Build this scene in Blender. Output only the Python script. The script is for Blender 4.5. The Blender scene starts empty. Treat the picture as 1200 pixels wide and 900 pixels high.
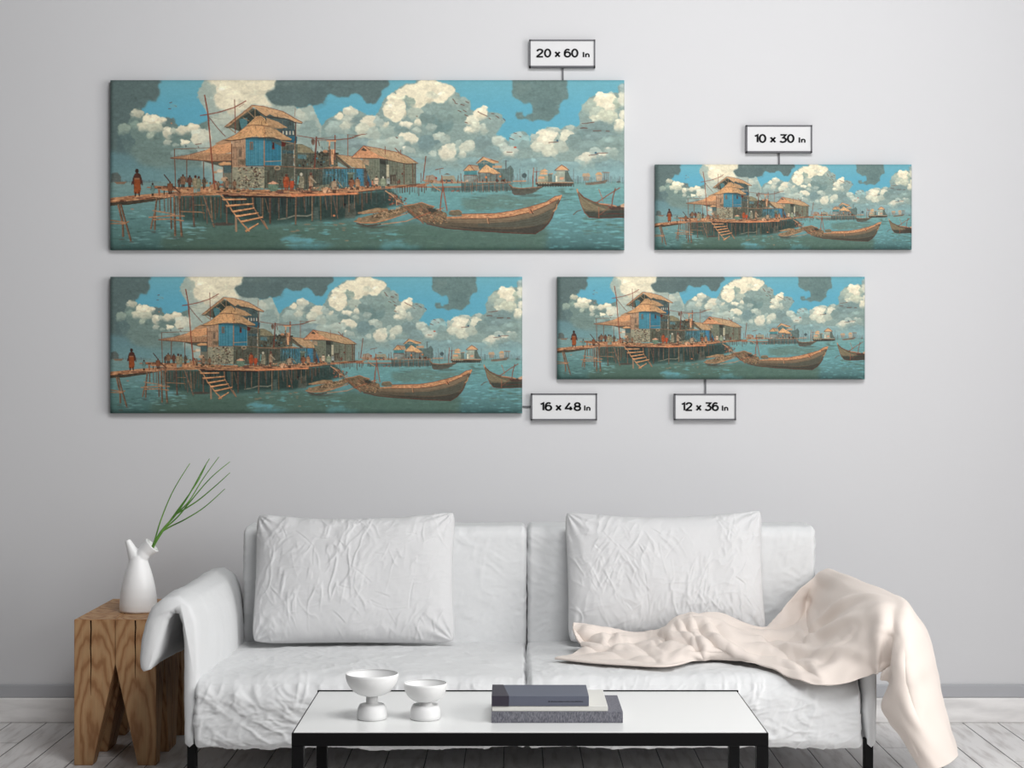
import bpy, bmesh, math, random
import numpy as np
from mathutils import Vector
R_ = math.radians
S = bpy.context.scene
COL = S.collection
# ---------------------------------------------------------------- camera, world, lights, exposure
CAMZ, FPX = 1.0, 2000.0                       # camera height, focal length in pixels of the 1200 px wide frame
cam = bpy.data.cameras.new('camera'); cam.sensor_width = 36; cam.lens = 36*FPX/1200; cam.clip_start = .05
co = bpy.data.objects.new('camera', cam); COL.objects.link(co); co.location = (0, 0, CAMZ); co.rotation_euler = (R_(90), 0, 0); S.camera = co
S.view_settings.view_transform = 'Standard'; S.view_settings.look = 'None'; S.view_settings.gamma = 1; S.view_settings.use_curve_mapping = False
S.view_settings.exposure = 0.0
w = bpy.data.worlds.new('world'); S.world = w; w.use_nodes = True
w.node_tree.nodes['Background'].inputs[0].default_value = (1.0, 1.0, 1.0, 1); w.node_tree.nodes['Background'].inputs[1].default_value = .12
def area(name, loc, rot, sx, sy, power, col=(1, 1, 1)):
    l = bpy.data.lights.new(name, 'AREA'); l.shape = 'RECTANGLE'; l.size = sx; l.size_y = sy; l.energy = power; l.color = col
    o = bpy.data.objects.new(name, l); COL.objects.link(o); o.location = loc; o.rotation_euler = rot; return o
WIN_X, WIN_Y0, WIN_Y1, WIN_Z0, WIN_Z1 = 2.25, 1.2, 3.45, .55, 2.35
area('window_daylight', (WIN_X+.30, (WIN_Y0+WIN_Y1)/2, (WIN_Z0+WIN_Z1)/2), (0, R_(90), 0), WIN_Z1-WIN_Z0, WIN_Y1-WIN_Y0, 90, (1.0, .99, .97))
area('added_top_fill', (.60, 2.1, 3.0), (R_(55), 0, 0), 1.3, 1.0, 70, (1.0, 1.0, 1.0))  # added overhead lamp to brighten wall and seat; no skylight exists here
WALL_Y = 5.05
def W3(px, py, Y):                            # where a sight line of the photograph reaches the distance Y
    return ((px-600)/FPX*Y, Y, CAMZ-(py-450)/FPX*Y)
# ---------------------------------------------------------------- helpers
def lin(c):
    f = lambda v: v/12.92 if v <= .04045 else ((v+.055)/1.055)**2.4
    return tuple(f(v/255.0) for v in c)+(1,)
def mat(name, col, rough=.6, spec=.4, metal=0.0):
    m = bpy.data.materials.new(name); m.use_nodes = True; b = m.node_tree.nodes['Principled BSDF']
    b.inputs['Base Color'].default_value = lin(col); b.inputs['Roughness'].default_value = rough
    b.inputs['Specular IOR Level'].default_value = spec; b.inputs['Metallic'].default_value = metal
    return m, m.node_tree, b
def node(nt, t, **k):
    n = nt.nodes.new(t)
    for a, v in k.items():
        if hasattr(n, a): setattr(n, a, v)
        else: n.inputs[a.replace('_', ' ')].default_value = v
    return n
def add_bump(nt, b, layers, dist=.002):
    prev = None; tc = node(nt, 'ShaderNodeTexCoord')
    for sc, strength, kind in layers:
        mp = node(nt, 'ShaderNodeMapping'); mp.inputs['Scale'].default_value = sc if isinstance(sc, tuple) else (sc, sc, sc)
        nt.links.new(tc.outputs['Object'], mp.inputs[0])
        tx = node(nt, 'ShaderNodeTexNoise' if kind == 'n' else 'ShaderNodeTexVoronoi')
        if kind == 'n': tx.inputs['Scale'].default_value = 1; tx.inputs['Detail'].default_value = 4; out = tx.outputs['Fac']
        else: tx.feature = 'DISTANCE_TO_EDGE'; tx.inputs['Scale'].default_value = 1; out = tx.outputs['Distance']
        nt.links.new(mp.outputs[0], tx.inputs['Vector'])
        bp = node(nt, 'ShaderNodeBump'); bp.inputs['Strength'].default_value = strength; bp.inputs['Distance'].default_value = dist
        nt.links.new(out, bp.inputs['Height'])
        if prev: nt.links.new(prev.outputs[0], bp.inputs['Normal'])
        prev = bp
    nt.links.new(prev.outputs[0], b.inputs['Normal'])
def tint(nt, b, c0, c1, scale, lo=.3, hi=.7, detail=4):
    tc = node(nt, 'ShaderNodeTexCoord'); mp = node(nt, 'ShaderNodeMapping'); mp.inputs['Scale'].default_value = scale if isinstance(scale, tuple) else (scale,)*3
    n = node(nt, 'ShaderNodeTexNoise'); n.inputs['Scale'].default_value = 1; n.inputs['Detail'].default_value = detail
    cr = node(nt, 'ShaderNodeValToRGB'); cr.color_ramp.elements[0].position = lo; cr.color_ramp.elements[0].color = lin(c0); cr.color_ramp.elements[1].position = hi; cr.color_ramp.elements[1].color = lin(c1)
    nt.links.new(tc.outputs['Object'], mp.inputs[0]); nt.links.new(mp.outputs[0], n.inputs['Vector']); nt.links.new(n.outputs['Fac'], cr.inputs[0]); nt.links.new(cr.outputs[0], b.inputs['Base Color'])
    return cr
def link(name, me, m=None, parent=None, loc=None, smooth=False):
    o = bpy.data.objects.new(name, me); COL.objects.link(o)
    if m is not None and not me.materials: me.materials.append(m)
    if parent is not None: o.parent = parent
    if loc is not None: o.location = loc
    if smooth: me.polygons.foreach_set('use_smooth', [True]*len(me.polygons))
    return o
def np_mesh(name, V, F):                      # quads given as an (n,4) array
    me = bpy.data.meshes.new(name); V = np.asarray(V, np.float32); F = np.asarray(F, np.int32)
    me.vertices.add(len(V)); me.vertices.foreach_set('co', V.ravel()); k = F.shape[1]
    me.loops.add(F.size); me.loops.foreach_set('vertex_index', F.ravel()); me.polygons.add(len(F))
    me.polygons.foreach_set('loop_start', np.arange(0, F.size, k, dtype=np.int32)); me.polygons.foreach_set('loop_total', np.full(len(F), k, np.int32))
    me.update(calc_edges=True); me.validate(); return me
def empty(name, loc, label=None, cat=None, group=None):
    o = bpy.data.objects.new(name, None); COL.objects.link(o); o.location = loc; o.empty_display_size = .05
    if label: tag(o, label, cat, group)
    return o
def tag(o, label, cat, group=None):
    o['label'] = label; o['category'] = cat
    if group: o['group'] = group
    return o
def struct(o): o['kind'] = 'structure'; return o
def box_bm(bm, x0, x1, y0, y1, z0, z1, bev=0.0, seg=2):
    r = bmesh.ops.create_cube(bm, size=1.0)['verts']
    bmesh.ops.scale(bm, vec=(x1-x0, y1-y0, z1-z0), verts=r); bmesh.ops.translate(bm, vec=((x0+x1)/2, (y0+y1)/2, (z0+z1)/2), verts=r)
    if bev: bmesh.ops.bevel(bm, geom=list({e for v in r for e in v.link_edges}), offset=bev, segments=seg, affect='EDGES', profile=.5)
def bm_obj(name, bm, m, parent=None, loc=None, smooth=False):
    me = bpy.data.meshes.new(name); bmesh.ops.recalc_face_normals(bm, faces=bm.faces[:]); bm.to_mesh(me); bm.free(); return link(name, me, m, parent, loc, smooth)
def box(name, x0, x1, y0, y1, z0, z1, m, parent=None, bev=0.0, loc=None):
    bm = bmesh.new(); box_bm(bm, x0, x1, y0, y1, z0, z1, bev); return bm_obj(name, bm, m, parent, loc)
def noise3(P, scale, seed=0, octv=3):         # smooth 3-D value noise, -1..1
    out = np.zeros(len(P)); amp = 1.0; tot = 0; r = np.random.RandomState(seed); T = r.rand(32, 32, 32)
    for o in range(octv):
        q = P/scale+seed*3.7; i = np.floor(q).astype(int); f = q-i; f = f*f*(3-2*f); i &= 31; j = (i+1) & 31
        g = lambda a, b, c: T[a, b, c]
        x0 = g(i[:, 0], i[:, 1], i[:, 2])*(1-f[:, 0])+g(j[:, 0], i[:, 1], i[:, 2])*f[:, 0]; x1 = g(i[:, 0], j[:, 1], i[:, 2])*(1-f[:, 0])+g(j[:, 0], j[:, 1], i[:, 2])*f[:, 0]
        y0 = g(i[:, 0], i[:, 1], j[:, 2])*(1-f[:, 0])+g(j[:, 0], i[:, 1], j[:, 2])*f[:, 0]; y1 = g(i[:, 0], j[:, 1], j[:, 2])*(1-f[:, 0])+g(j[:, 0], j[:, 1], j[:, 2])*f[:, 0]
        out += amp*(((x0*(1-f[:, 1])+x1*f[:, 1])*(1-f[:, 2])+(y0*(1-f[:, 1])+y1*f[:, 1])*f[:, 2])*2-1); tot += amp; amp *= .5; scale /= 2.03
    return out/tot
def creases(u, v, segs):                      # pinched fabric creases: (u0,v0,u1,v1,width,height) in metres
    h = np.zeros(len(u))
    for (a, b, c, d, wd, A) in segs:
        dx, dy = c-a, d-b; q = dx*dx+dy*dy; t = np.clip(((u-a)*dx+(v-b)*dy)/q, 0, 1)
        s = ((u-a)*dy-(v-b)*dx)/math.sqrt(q); e = np.hypot(u-a-t*dx, v-b-t*dy)
        tt = ((u-a)*dx+(v-b)*dy)/q; bow = .12*math.sqrt(q)*np.sin(np.pi*np.clip(tt, 0, 1))*(1 if A > 0 else -1)
        s = s-bow*.35; fall = np.clip(1-np.abs(t-.5)*2, 0, 1)**.6*np.exp(-(np.maximum(e-np.abs(s), 0)/wd)**2)
        h += abs(A)*fall*(np.exp(-(s/wd)**2)-.75*np.exp(-((s-1.7*wd)/(1.5*wd))**2))
    return h
def crumple(u, v, seed, dirs):                # crumpled-linen relief: sharp, stretched ridges in a few directions, in patches
    out = np.zeros(len(u))
    for k, (ang, w_) in enumerate(dirs):
        a = math.radians(ang); s, t = u*math.cos(a)+v*math.sin(a), -u*math.sin(a)+v*math.cos(a)
        wv = noise3(np.stack([u, v, u*0+k], 1)*1.0, .07, seed+k*3+1, 2)
        n = noise3(np.stack([s*.28, t+.016*wv, u*0+k*.3], 1), .030, seed+k*3, 3)
        mk = np.clip(noise3(np.stack([u, v, u*0+k*.7], 1), .085, seed+k*3+2, 2)*2.2+.25, 0, 1)
        out += w_*mk*(np.clip(1-np.abs(n)*4.2, 0, 1)**1.5-.25)
    return out
def cube_grid(n):                             # quad sphere topology on the cube [-1,1]^3
    V, F, idx = [], [], {}
    def vid(p):
        k = tuple(int(round(c*1e5)) for c in p)
        if k not in idx: idx[k] = len(V); V.append(p)
        return idx[k]
    nx, ny, nz = n
    for ax, (na, nb) in ((0, (ny, nz)), (1, (nx, nz)), (2, (nx, ny))):
        for s in (-1, 1):
            g = [[None]*(nb+1) for _ in range(na+1)]
            for i in range(na+1):
                for j in range(nb+1):
                    a, b = -1+2*i/na, -1+2*j/nb; p = [a, b]; p.insert(ax, s); g[i][j] = vid(tuple(p))
            for i in range(na):
                for j in range(nb):
                    q = [g[i][j], g[i+1][j], g[i+1][j+1], g[i][j+1]]
                    if (s > 0) == (ax == 1): q.reverse()
                    F.append(q)
    return np.array(V), np.array(F)
def cushion_mesh(name, x0, x1, y0, y1, z0, z1, r, puff, n, seed, wr=.004, segs=(), face='front', rb=None, rx=None, crum=0):
    V, F = cube_grid(n); c = np.array([(x0+x1)/2, (y0+y1)/2, (z0+z1)/2]); h = np.array([(x1-x0)/2, (y1-y0)/2, (z1-z0)/2])
    P = V*h; rr = np.full(len(P), r)
    if rb is not None: rr = np.where(P[:, 2] < 0, rb, r)
    rr = np.stack([rr if rx is None else np.full(len(P), rx), rr, rr], 1)
    q = np.clip(P, -(h-rr), (h-rr)); d = (P-q)/rr; ln = np.linalg.norm(d, axis=1, keepdims=True); N = d/np.maximum(ln, 1e-9); P2 = q+N*rr
    N = N/rr; N /= np.linalg.norm(N, axis=1, keepdims=True)
    for k in range(3):
        a, b = [i for i in range(3) if i != k]; m = np.clip(1-V[:, a]**2, 0, 1)*np.clip(1-V[:, b]**2, 0, 1)
        P2[:, k] += np.sign(V[:, k])*np.where(np.abs(V[:, k]) > .999, 1, np.abs(N[:, k])**2)*puff[k]*m**.7
    P2 += c; nz = noise3(P2, .13, seed, 2)*wr+noise3(P2*np.array([1, 1, 1.0]), .045, seed+1, 3)*wr*.6
    rg = 1-np.abs(noise3(P2+.02*noise3(P2, .06, seed+5, 2)[:, None], .10, seed+2, 3))*2.2; nz = nz+np.clip(rg-.55, 0, 1)**2*wr*1.3
    if crum: nz = nz+crum*(crumple(P2[:, 0], P2[:, 2]-P2[:, 1]*.8, seed*3, ((35, 1.0), (-28, .9), (70, .8), (5, .6))))*np.where(N[:, 1] > .3, 0, np.where(N[:, 2] > .75, .4, 1))
    if segs:
        f = (-N[:, 1] > .15) if face == 'front' else (N[:, 2] > .2)
        hh = creases(P2[:, 0], (P2[:, 2] if face == 'front' else P2[:, 1]), segs); nz = nz+hh*f
    return np_mesh(name, P2+N*nz[:, None], F)
def lathe(name, prof, m, parent=None, loc=None, seg=64):
    n = len(prof); a = np.linspace(0, 2*np.pi, seg, endpoint=False); V = [(r*math.cos(t), r*math.sin(t), z) for (r, z) in prof for t in a]
    F = [(i*seg+j, i*seg+(j+1) % seg, (i+1)*seg+(j+1) % seg, (i+1)*seg+j) for i in range(n-1) for j in range(seg)]
    return link(name, np_mesh(name, V, F), m, parent, loc, True)
def tube_bm(bm, pts, rad, seg=8):             # tapering tube along points
    rings = []; n = len(pts); pts = [Vector(p) for p in pts]
    for i, p in enumerate(pts):
        d = (pts[min(i+1, n-1)]-pts[max(i-1, 0)]).normalized(); a = d.orthogonal().normalized() if i == 0 else (rings_a-d*rings_a.dot(d)).normalized(); rings_a = a; b = d.cross(a)
        r = rad[i] if isinstance(rad, (list, tuple)) else rad
        rings.append([bm.verts.new(p+a*math.cos(2*math.pi*k/seg)*r+b*math.sin(2*math.pi*k/seg)*r) for k in range(seg)])
    for i in range(n-1):
        for k in range(seg): bm.faces.new((rings[i][k], rings[i][(k+1) % seg], rings[i+1][(k+1) % seg], rings[i+1][k]))
    bm.faces.new(rings[0][::-1]); bm.faces.new(rings[-1])
# ---------------------------------------------------------------- the printed picture (painted with numpy)

PX0, PY0, PW, PH, PS = 128.0, 93.0, 604, 200, 3
def paint_picture():
    rs = np.random.RandomState(7)
    H, W = PH*PS, PW*PS
    img = np.zeros((H, W, 3), np.float32)
    def vnoise(sx, sy, octv=3, seed=0):
        r = np.random.RandomState(seed); out = np.zeros((H, W), np.float32); amp = 1.0; tot = 0
        for o in range(octv):
            gx = int(W/(sx*PS))+3; gy = int(H/(sy*PS))+3
            g = r.rand(gy, gx).astype(np.float32)
            x = np.arange(W)/(sx*PS); y = np.arange(H)/(sy*PS)
            xi = x.astype(int); yi = y.astype(int); fx = x-xi; fy = y-yi
            fx = fx*fx*(3-2*fx); fy = (fy*fy*(3-2*fy))[:, None]
            a = g[yi][:, xi]; b = g[yi][:, xi+1]; c = g[yi+1][:, xi]; d = g[yi+1][:, xi+1]
            out += amp*((a*(1-fx)+b*fx)*(1-fy)+(c*(1-fx)+d*fx)*fy); tot += amp; amp *= 0.55
            sx = max(sx/2, 0.6); sy = max(sy/2, 0.6)
        return out/tot*2-1
    wx = vnoise(9, 7, 4, 1); wy = vnoise(9, 7, 4, 2)
    cx = vnoise(6, 5, 5, 11); cy = vnoise(6, 5, 5, 12)
    fine = vnoise(2.2, 1.6, 2, 3); brush = vnoise(7, 3.5, 3, 4); wide = vnoise(26, 16, 3, 5)
    def grid(x0, y0, x1, y1):
        a = max(0, int((x0-PX0)*PS)); b = min(W, int((x1-PX0)*PS)+2)
        c = max(0, int((y0-PY0)*PS)); d = min(H, int((y1-PY0)*PS)+2)
        if a >= b or c >= d: return None
        X, Y = np.meshgrid((np.arange(a, b)+.5)/PS+PX0, (np.arange(c, d)+.5)/PS+PY0)
        return slice(c, d), slice(a, b), X, Y
    def inside(X, Y, pts):
        m = np.zeros(X.shape, bool); n = len(pts)
        for i in range(n):
            xa, ya = pts[i]; xb, yb = pts[(i+1) % n]
            if ya == yb: continue
            c = ((ya > Y) != (yb > Y)) & (X < (xb-xa)*(Y-ya)/(yb-ya)+xa)
            m ^= c
        return m
    def blur(m, r):
        r = int(r*PS)
        if r < 1: return m
        for ax in (0, 1):
            for _ in (0, 1):
                p = np.pad(m, [(r+1, r) if k == ax else (0, 0) for k in (0, 1)], mode='edge')
                c = np.cumsum(p, axis=ax); n = m.shape[ax]
                m = (np.take(c, range(2*r+1, 2*r+1+n), ax)-np.take(c, range(0, n), ax))/(2*r+1)
        return m
    def lay(s, mask, col, tex=0.0):
        sy, sx = s
        c = np.array(col, np.float32)[None, None, :]
        if tex: c = c*(1+tex*(fine[sy, sx]*.6+brush[sy, sx]*.6))[..., None]
        img[sy, sx] += (c-img[sy, sx])*mask[..., None]
    def P(pts, col, tex=.10, warp=0.0, soft=0.0, a=1.0):
        xs = [p[0] for p in pts]; ys = [p[1] for p in pts]; k = warp+soft*2+1
        g = grid(min(xs)-k, min(ys)-k, max(xs)+k, max(ys)+k)
        if g is None: return
        sy, sx, X, Y = g
        if warp: X = X+wx[sy, sx]*warp*2; Y = Y+wy[sy, sx]*warp*2
        m = inside(X, Y, pts).astype(np.float32)
        if soft: m = blur(m, soft)
        lay((sy, sx), m*a, col, tex)
    def E(x, y, rx, ry, col, tex=.06, warp=2.0, soft=.9, a=1.0):
        k = 2*warp+soft*2+1
        g = grid(x-rx-k, y-ry-k, x+rx+k, y+ry+k)
        if g is None: return
        sy, sx, X, Y = g
        if warp: X = X+wx[sy, sx]*warp*2; Y = Y+wy[sy, sx]*warp*2
        d = np.sqrt(((X-x)/rx)**2+((Y-y)/ry)**2)
        m = np.clip((1-d)*min(rx, ry)/max(soft, .25)+.5, 0, 1).astype(np.float32)
        lay((sy, sx), m*a, col, tex)
    def C(x, y, rx, ry, col, tex=.05, warp=1.6, soft=1.0, a=1.0):       # a cloud puff: crisp lit top that fades out below
        k = 2*warp+soft*2+2
        g = grid(x-rx-k, y-ry-k, x+rx+k, y+ry*1.5+k)
        if g is None: return
        sy, sx, X, Y = g
        X = X+cx[sy, sx]*warp*2; Y = Y+cy[sy, sx]*warp*2
        dy = (Y-y)/np.where(Y > y, ry*1.35, ry); d = np.sqrt(((X-x)/rx)**2+dy**2)
        m = np.clip((1-d)*min(rx, ry)/(.35+soft*.5*(1+np.clip(dy, 0, 1)*5))+.3, 0, 1)*(1-.55*np.clip(dy+.1, 0, 1)**1.0)
        lay((sy, sx), m.astype(np.float32)*a, col, tex)
    def CC(x, y, rx, ry, col, *q, **w):
        C(x, y, rx, ry, col, *q, **w)
        col = np.array(col, float); n = int(4+rx*ry/9)
        for i in range(n):
            t = rs.uniform(0, 6.283); r = rs.uniform(.1, .85)**.5; s = rs.uniform(.22, .5)
            ox, oy = np.cos(t)*r*rx*.8, np.sin(t)*r*ry*.75
            k = 1.035-.10*(oy/ry+.2)+rs.uniform(-.07, .05)
            C(x+ox, y+oy, max(1.4, rx*s), max(1.1, ry*s*.9), np.clip(col*k, 0, 238), .05, .8, .7, .75)
    def L(pts, w, col, tex=.12, a=1.0, w2=None):
        n = len(pts)-1
        for i in range(n):
            (xa, ya), (xb, yb) = pts[i], pts[i+1]
            g = grid(min(xa, xb)-w-1, min(ya, yb)-w-1, max(xa, xb)+w+1, max(ya, yb)+w+1)
            if g is None: continue
            sy, sx, X, Y = g
            dx, dy = xb-xa, yb-ya; q = dx*dx+dy*dy+1e-9
            t = np.clip(((X-xa)*dx+(Y-ya)*dy)/q, 0, 1)
            d = np.hypot(X-xa-t*dx, Y-ya-t*dy)
            ww = w if w2 is None else w+(w2-w)*(i+t)/n
            m = np.clip((ww/2-d)*PS+.5, 0, 1).astype(np.float32)
            lay((sy, sx), m*a, col, tex)
    R = rs.uniform
    def J(c, k=12):
        d = R(-k, k); return tuple(np.clip(np.array(c)+d+rs.uniform(-k*.3, k*.3, 3), 0, 255))
    # ---- sky
    Yg = (np.arange(H)/PS+PY0)[:, None]*np.ones((1, W))
    Xg = (np.arange(W)/PS+PX0)[None, :]*np.ones((H, 1))
    for k in range(3):
        img[..., k] = np.interp(Yg, [93, 130, 165, 195, 215], [(98, 86, 84, 96, 112)[0:5], (161, 158, 155, 148, 156)[0:5], (180, 186, 182, 160, 166)[0:5]][k])
    img *= (1+.02*brush)[..., None]
    DK, MID, CR, PALE = (90, 109, 110), (124, 146, 142), (224, 215, 187), (178, 185, 168)
    # left
    P([(120,85),(187,85),(188,111),(182,118),(176,118),(172,124),(166,130),(158,142),(156,165),(175,185),(200,200),(120,205)], DK, .08, 2.2, 1.0)
    P([(137,151),(141,145),(149,146),(152,137),(156,130),(164,128),(170,134),(177,134),(184,135),(192,141),(198,137),(206,145),(209,152),(218,146),(232,146),(242,142),(248,130),(270,215),(150,215),(140,205),(150,185),(143,165)], (108, 130, 126), .09, 1.3, .6)
    P([(128,176),(150,180),(170,196),(190,200),(190,214),(120,214),(120,176)], (98, 132, 140), .05, 2, 3)
    C(198,143,8,5.5,(100,120,120)); C(147,168,10,14,(86,108,112),.06,3,4,.7)
    for x, y, rx, ry, c in [(161,133,8,5,(186,187,166)),(145,150,7,6,(140,158,146)),(157,146,6,4,(128,150,140)),(178,141,11,8,CR),(170,148,9,5,(205,203,178)),(189,142,6,4,CR),(182,149,10,5,(190,192,170)),
        (196,155,6,7,(208,204,180)),(204,153,5,4,PALE),(177,158,5,5,(165,178,160)),(214,153,9,5,(215,208,182)),(226,150,8,5,CR),(235,160,11,9,(196,200,182)),(231,163,8,6,(210,206,182)),
        (217,167,6,3.4,CR),(196,166,5,3,(175,182,166)),(206,170,4,2.5,(150,166,155)),(222,172,9,4,(150,168,160)),(240,175,10,8,(160,176,168)),(212,180,12,5,(130,152,148))]:
        CC(x, y, rx, ry, c, .05, 1.6, .8)
    # tall bright cloud behind the house
    P([(240,85),(350,85),(345,100),(338,118),(348,127),(366,123),(369,130),(376,147),(392,158),(398,215),(238,215),(236,180),(242,160),(246,140),(241,128),(233,117),(231,108),(237,102)], (158, 172, 162), .06, 1.0, .6)
    P([(240,88),(332,88),(324,99),(316,108),(310,113),(320,124),(304,124),(290,121),(286,128),(262,130),(252,123),(249,110),(256,104),(247,99)], CR, .04, 1.8, 1.4)
    C(252,104,6,8,(170,180,166),.04,2,2,.8); C(300,110,14,7,(205,203,178),.04,3,3,.8); C(247,120,5,12,(158,172,162),.05,2,2); C(262,140,14,7,(190,194,176),.04,2,3,.8)
    C(283,137,16,7,(180,190,178),.04,3,3,.7); C(240,160,8,9,(205,205,185),.04,2,2); C(355,140,8,10,(175,185,172),.05,3,3,.8); C(362,160,14,20,(134,154,150),.05,3,5,.9); C(352,133,5,5,(186,192,176),.05,2,1.5)
    P([(326,85),(452,85),(456,99),(449,106),(446,114),(440,121),(428,122),(424,114),(418,108),(410,113),(395,114),(388,110),(384,112),(378,120),(366,123),(352,126),(340,125),(330,124),(319,121),(311,112),(314,107),(323,105),(322,97)], DK, .08, 1.7, .8)
    C(372,112,12,10,(84,102,104),.05,2,3,.7); C(345,98,20,5,(104,122,120),.05,2,2,.6); C(300,96,24,4,(230,222,196),.03,2,2,.7)
    for x, y, rx, ry, k in [(258,97,8,4,1.02),(262,104,9,6,1.03),(276,112,11,7,1.02),(268,122,10,6,1.0),(255,115,6,5,.97),(290,106,9,6,.95),(283,96,10,4,.98),(302,100,8,5,1.0),(296,116,8,5,.97),(312,95,8,4,1.02),(306,109,5,4,.93),(286,124,9,5,.93),(274,131,8,5,.9)]:
        CC(x, y, rx, ry, tuple(np.array(CR)*k), .05, 1.4, .9)
    # wide middle and right cloud bank
    P([(376,147),(383,141),(390,137),(394,133),(397,130),(404,130),(408,126),(413,126),(420,130),(426,134),(432,136),(438,135),(441,139),(442,131),(447,123),(451,115),(458,112),(462,107),(472,101),(477,98),(487,98),(493,93),(506,93),(516,97),(528,100),(534,103),(535,109),(542,113),(548,117),(553,128),(558,131),(563,126),(568,125),(572,130),(580,131),(587,135),(592,142),(586,150),(581,158),(588,161),(597,166),(600,158),(605,155),(613,154),(619,159),(620,171),(624,160),(631,155),(640,150),(648,149),(656,152),(662,148),(669,147),(675,150),(679,146),(679,138),(681,128),(688,122),(690,115),(696,112),(702,110),(708,111),(716,109),(725,110),(724,102),(731,97),(740,97),(740,216),(376,216)], (130, 151, 147), .08, 1.4, .5)
    for x, y, rx, ry, c in [(395,152,14,10,(150,167,160)),(411,131,9,5.5,(205,203,182)),(398,136,5,4,CR),(408,142,9,6,(176,184,170)),(418,142,8,4,(118,138,138)),(433,143,10,7,(214,208,184)),(426,152,9,7,(196,198,178)),(405,148,6,5,(188,192,174)),(437,158,10,8,(168,180,168)),
        (398,163,14,6,(126,148,146)),(421,168,20,6,(130,150,150)),(452,170,22,8,(160,175,165)),(455,155,12,8,(150,168,160)),(449,146,7,3.5,(205,203,180)),(444,143,5,6,(160,176,168))]:
        CC(x, y, rx, ry, c, .06, 1.6, 1.0)
    P([(448,128),(452,120),(458,114),(464,110),(472,103),(478,99),(487,99),(494,94),(508,94),(530,101),(534,106),(527,114),(520,120),(513,121),(502,118),(498,124),(490,128),(484,122),(478,113),(474,118),(475,132),(469,141),(463,143),(456,140),(451,134)], CR, .045, 1.1, .6)
    for x, y, rx, ry, k in [(499,98,9,5,1.03),(485,103,8,5,1.0),(472,108,7,5,1.0),(512,101,8,5,1.0),(526,106,7,5,1.01),(505,106,8,5,.97),(495,113,9,7,1.02),(517,113,7,5,1.03),(488,122,7,6,.98),(462,116,8,6,1.0),(459,126,8,7,1.03),(468,122,6,6,.97),(463,136,7,6,1.0),(455,133,5,5,.96),(473,131,4,6,.94),(503,118,6,4,.93)]:
        CC(x, y, rx, ry, tuple(np.array(CR)*k), .05, 1.3, .9)
    for x, y, rx, ry, c in [(481,120,5,6,(150,166,152)),(475,116,4,3,(145,162,150)),(507,112,6,4,(200,200,178)),(487,133,10,6,(168,180,166)),(470,128,6,6,(230,222,194)),(515,145,16,12,(108,134,134)),(522,136,12,8,(124,146,142)),(500,139,10,6,(116,138,136)),
        (531,118,7,5,(150,166,156)),(543,122,8,8,(140,158,152)),(540,135,10,8,(128,150,144)),(476,146,9,4,(218,212,188)),(490,144,5,4.5,(212,208,184)),(471,153,9,4,(120,142,140)),(488,153,6,3,(165,178,166)),(505,149,6,5,(150,166,158)),
        (477,160,10,5,(218,212,188)),(485,163,5,5,(212,208,184)),(500,168,10,10,(112,136,138)),(515,160,8,5,(178,188,174)),(522,164,6,5,(160,174,164)),(512,166,4,3,(110,134,136)),(464,165,12,5,(170,182,170)),(525,178,10,9,(214,209,186)),
        (507,180,6,4,(172,184,172)),(530,172,6,5,(196,198,178)),(538,170,5,6,(150,168,160)),(545,173,7,5,(196,198,178)),(542,180,4,5,(190,194,176)),(480,178,8,6,(160,174,165)),(490,185,26,5,(135,156,152)),(474,173,1.4,1.4,(225,218,195)),
        (553,141,8,6,(205,204,182)),(563,133,9,7,CR),(568,127,4,4,(230,222,194)),(550,153,7,4,(212,208,184)),(557,148,6,7,(196,198,178)),(568,150,6,6,(176,186,172)),(578,145,10,9,(136,156,152)),(566,166,12,8,(120,142,142)),(583,165,7,6,(180,190,176)),(590,172,6,5,(172,184,172)),
        (608,164,12,9,(140,172,172)),(607,158,7,4,(162,184,180)),(615,170,8,6,(128,152,150)),(598,176,10,5,(180,190,178)),(575,180,12,8,(122,145,145)),(596,180,7,3,(200,202,184)),(550,170,7,7,(190,194,176)),
        (640,162,15,10,(216,210,186)),(630,172,8,6,(196,198,178)),(648,152,8,3,(180,188,174)),(626,161,5,5,(165,178,168)),(653,166,5,8,(150,166,156)),(664,160,9,8,(205,204,182)),(668,150,5,4,(170,182,170)),(645,176,10,8,(196,198,178)),(658,172,9,6,(170,180,166)),
        (688,158,14,8,(112,136,136)),(672,166,9,9,(120,142,140)),(700,150,20,7,(116,138,138)),(705,162,22,8,(118,140,140)),(690,172,16,8,(124,146,144)),(715,168,16,8,(128,150,146)),
        (688,128,7,6,(150,166,156)),(694,122,8,7,(160,174,160)),(709,118,15,9,CR),(703,112,6,4,(230,222,196)),(713,126,10,6,(220,213,188)),(700,132,10,8,(170,180,164)),(712,136,12,7,(190,194,172)),(696,139,10,4,(196,198,176)),(723,122,4,8,(165,178,160)),
        (686,142,7,5,(130,150,146)),(726,146,7,7,(212,208,184)),(730,135,5,5,(208,206,186)),(729,115,5,9,(206,206,186)),(729,103,4,5,(150,168,166)),(683,186,10,5,(196,198,180)),(690,182,9,4,(206,204,184)),(680,194,8,8,(150,168,160)),(698,177,7,5,(160,176,168)),
        (716,178,8,5,(150,168,160)),(706,181,5,2.5,(210,206,186)),(714,174,6,1,(200,200,184)),(640,190,16,6,(124,148,148)),(610,192,22,7,(122,150,152)),(560,190,24,6,(128,156,158)),(470,188,30,4,(130,158,160)),(715,195,18,8,(118,144,146)),(660,195,20,6,(128,156,158))]:
        CC(x, y, rx, ry, c, .06, 1.5, 1.0)
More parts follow.
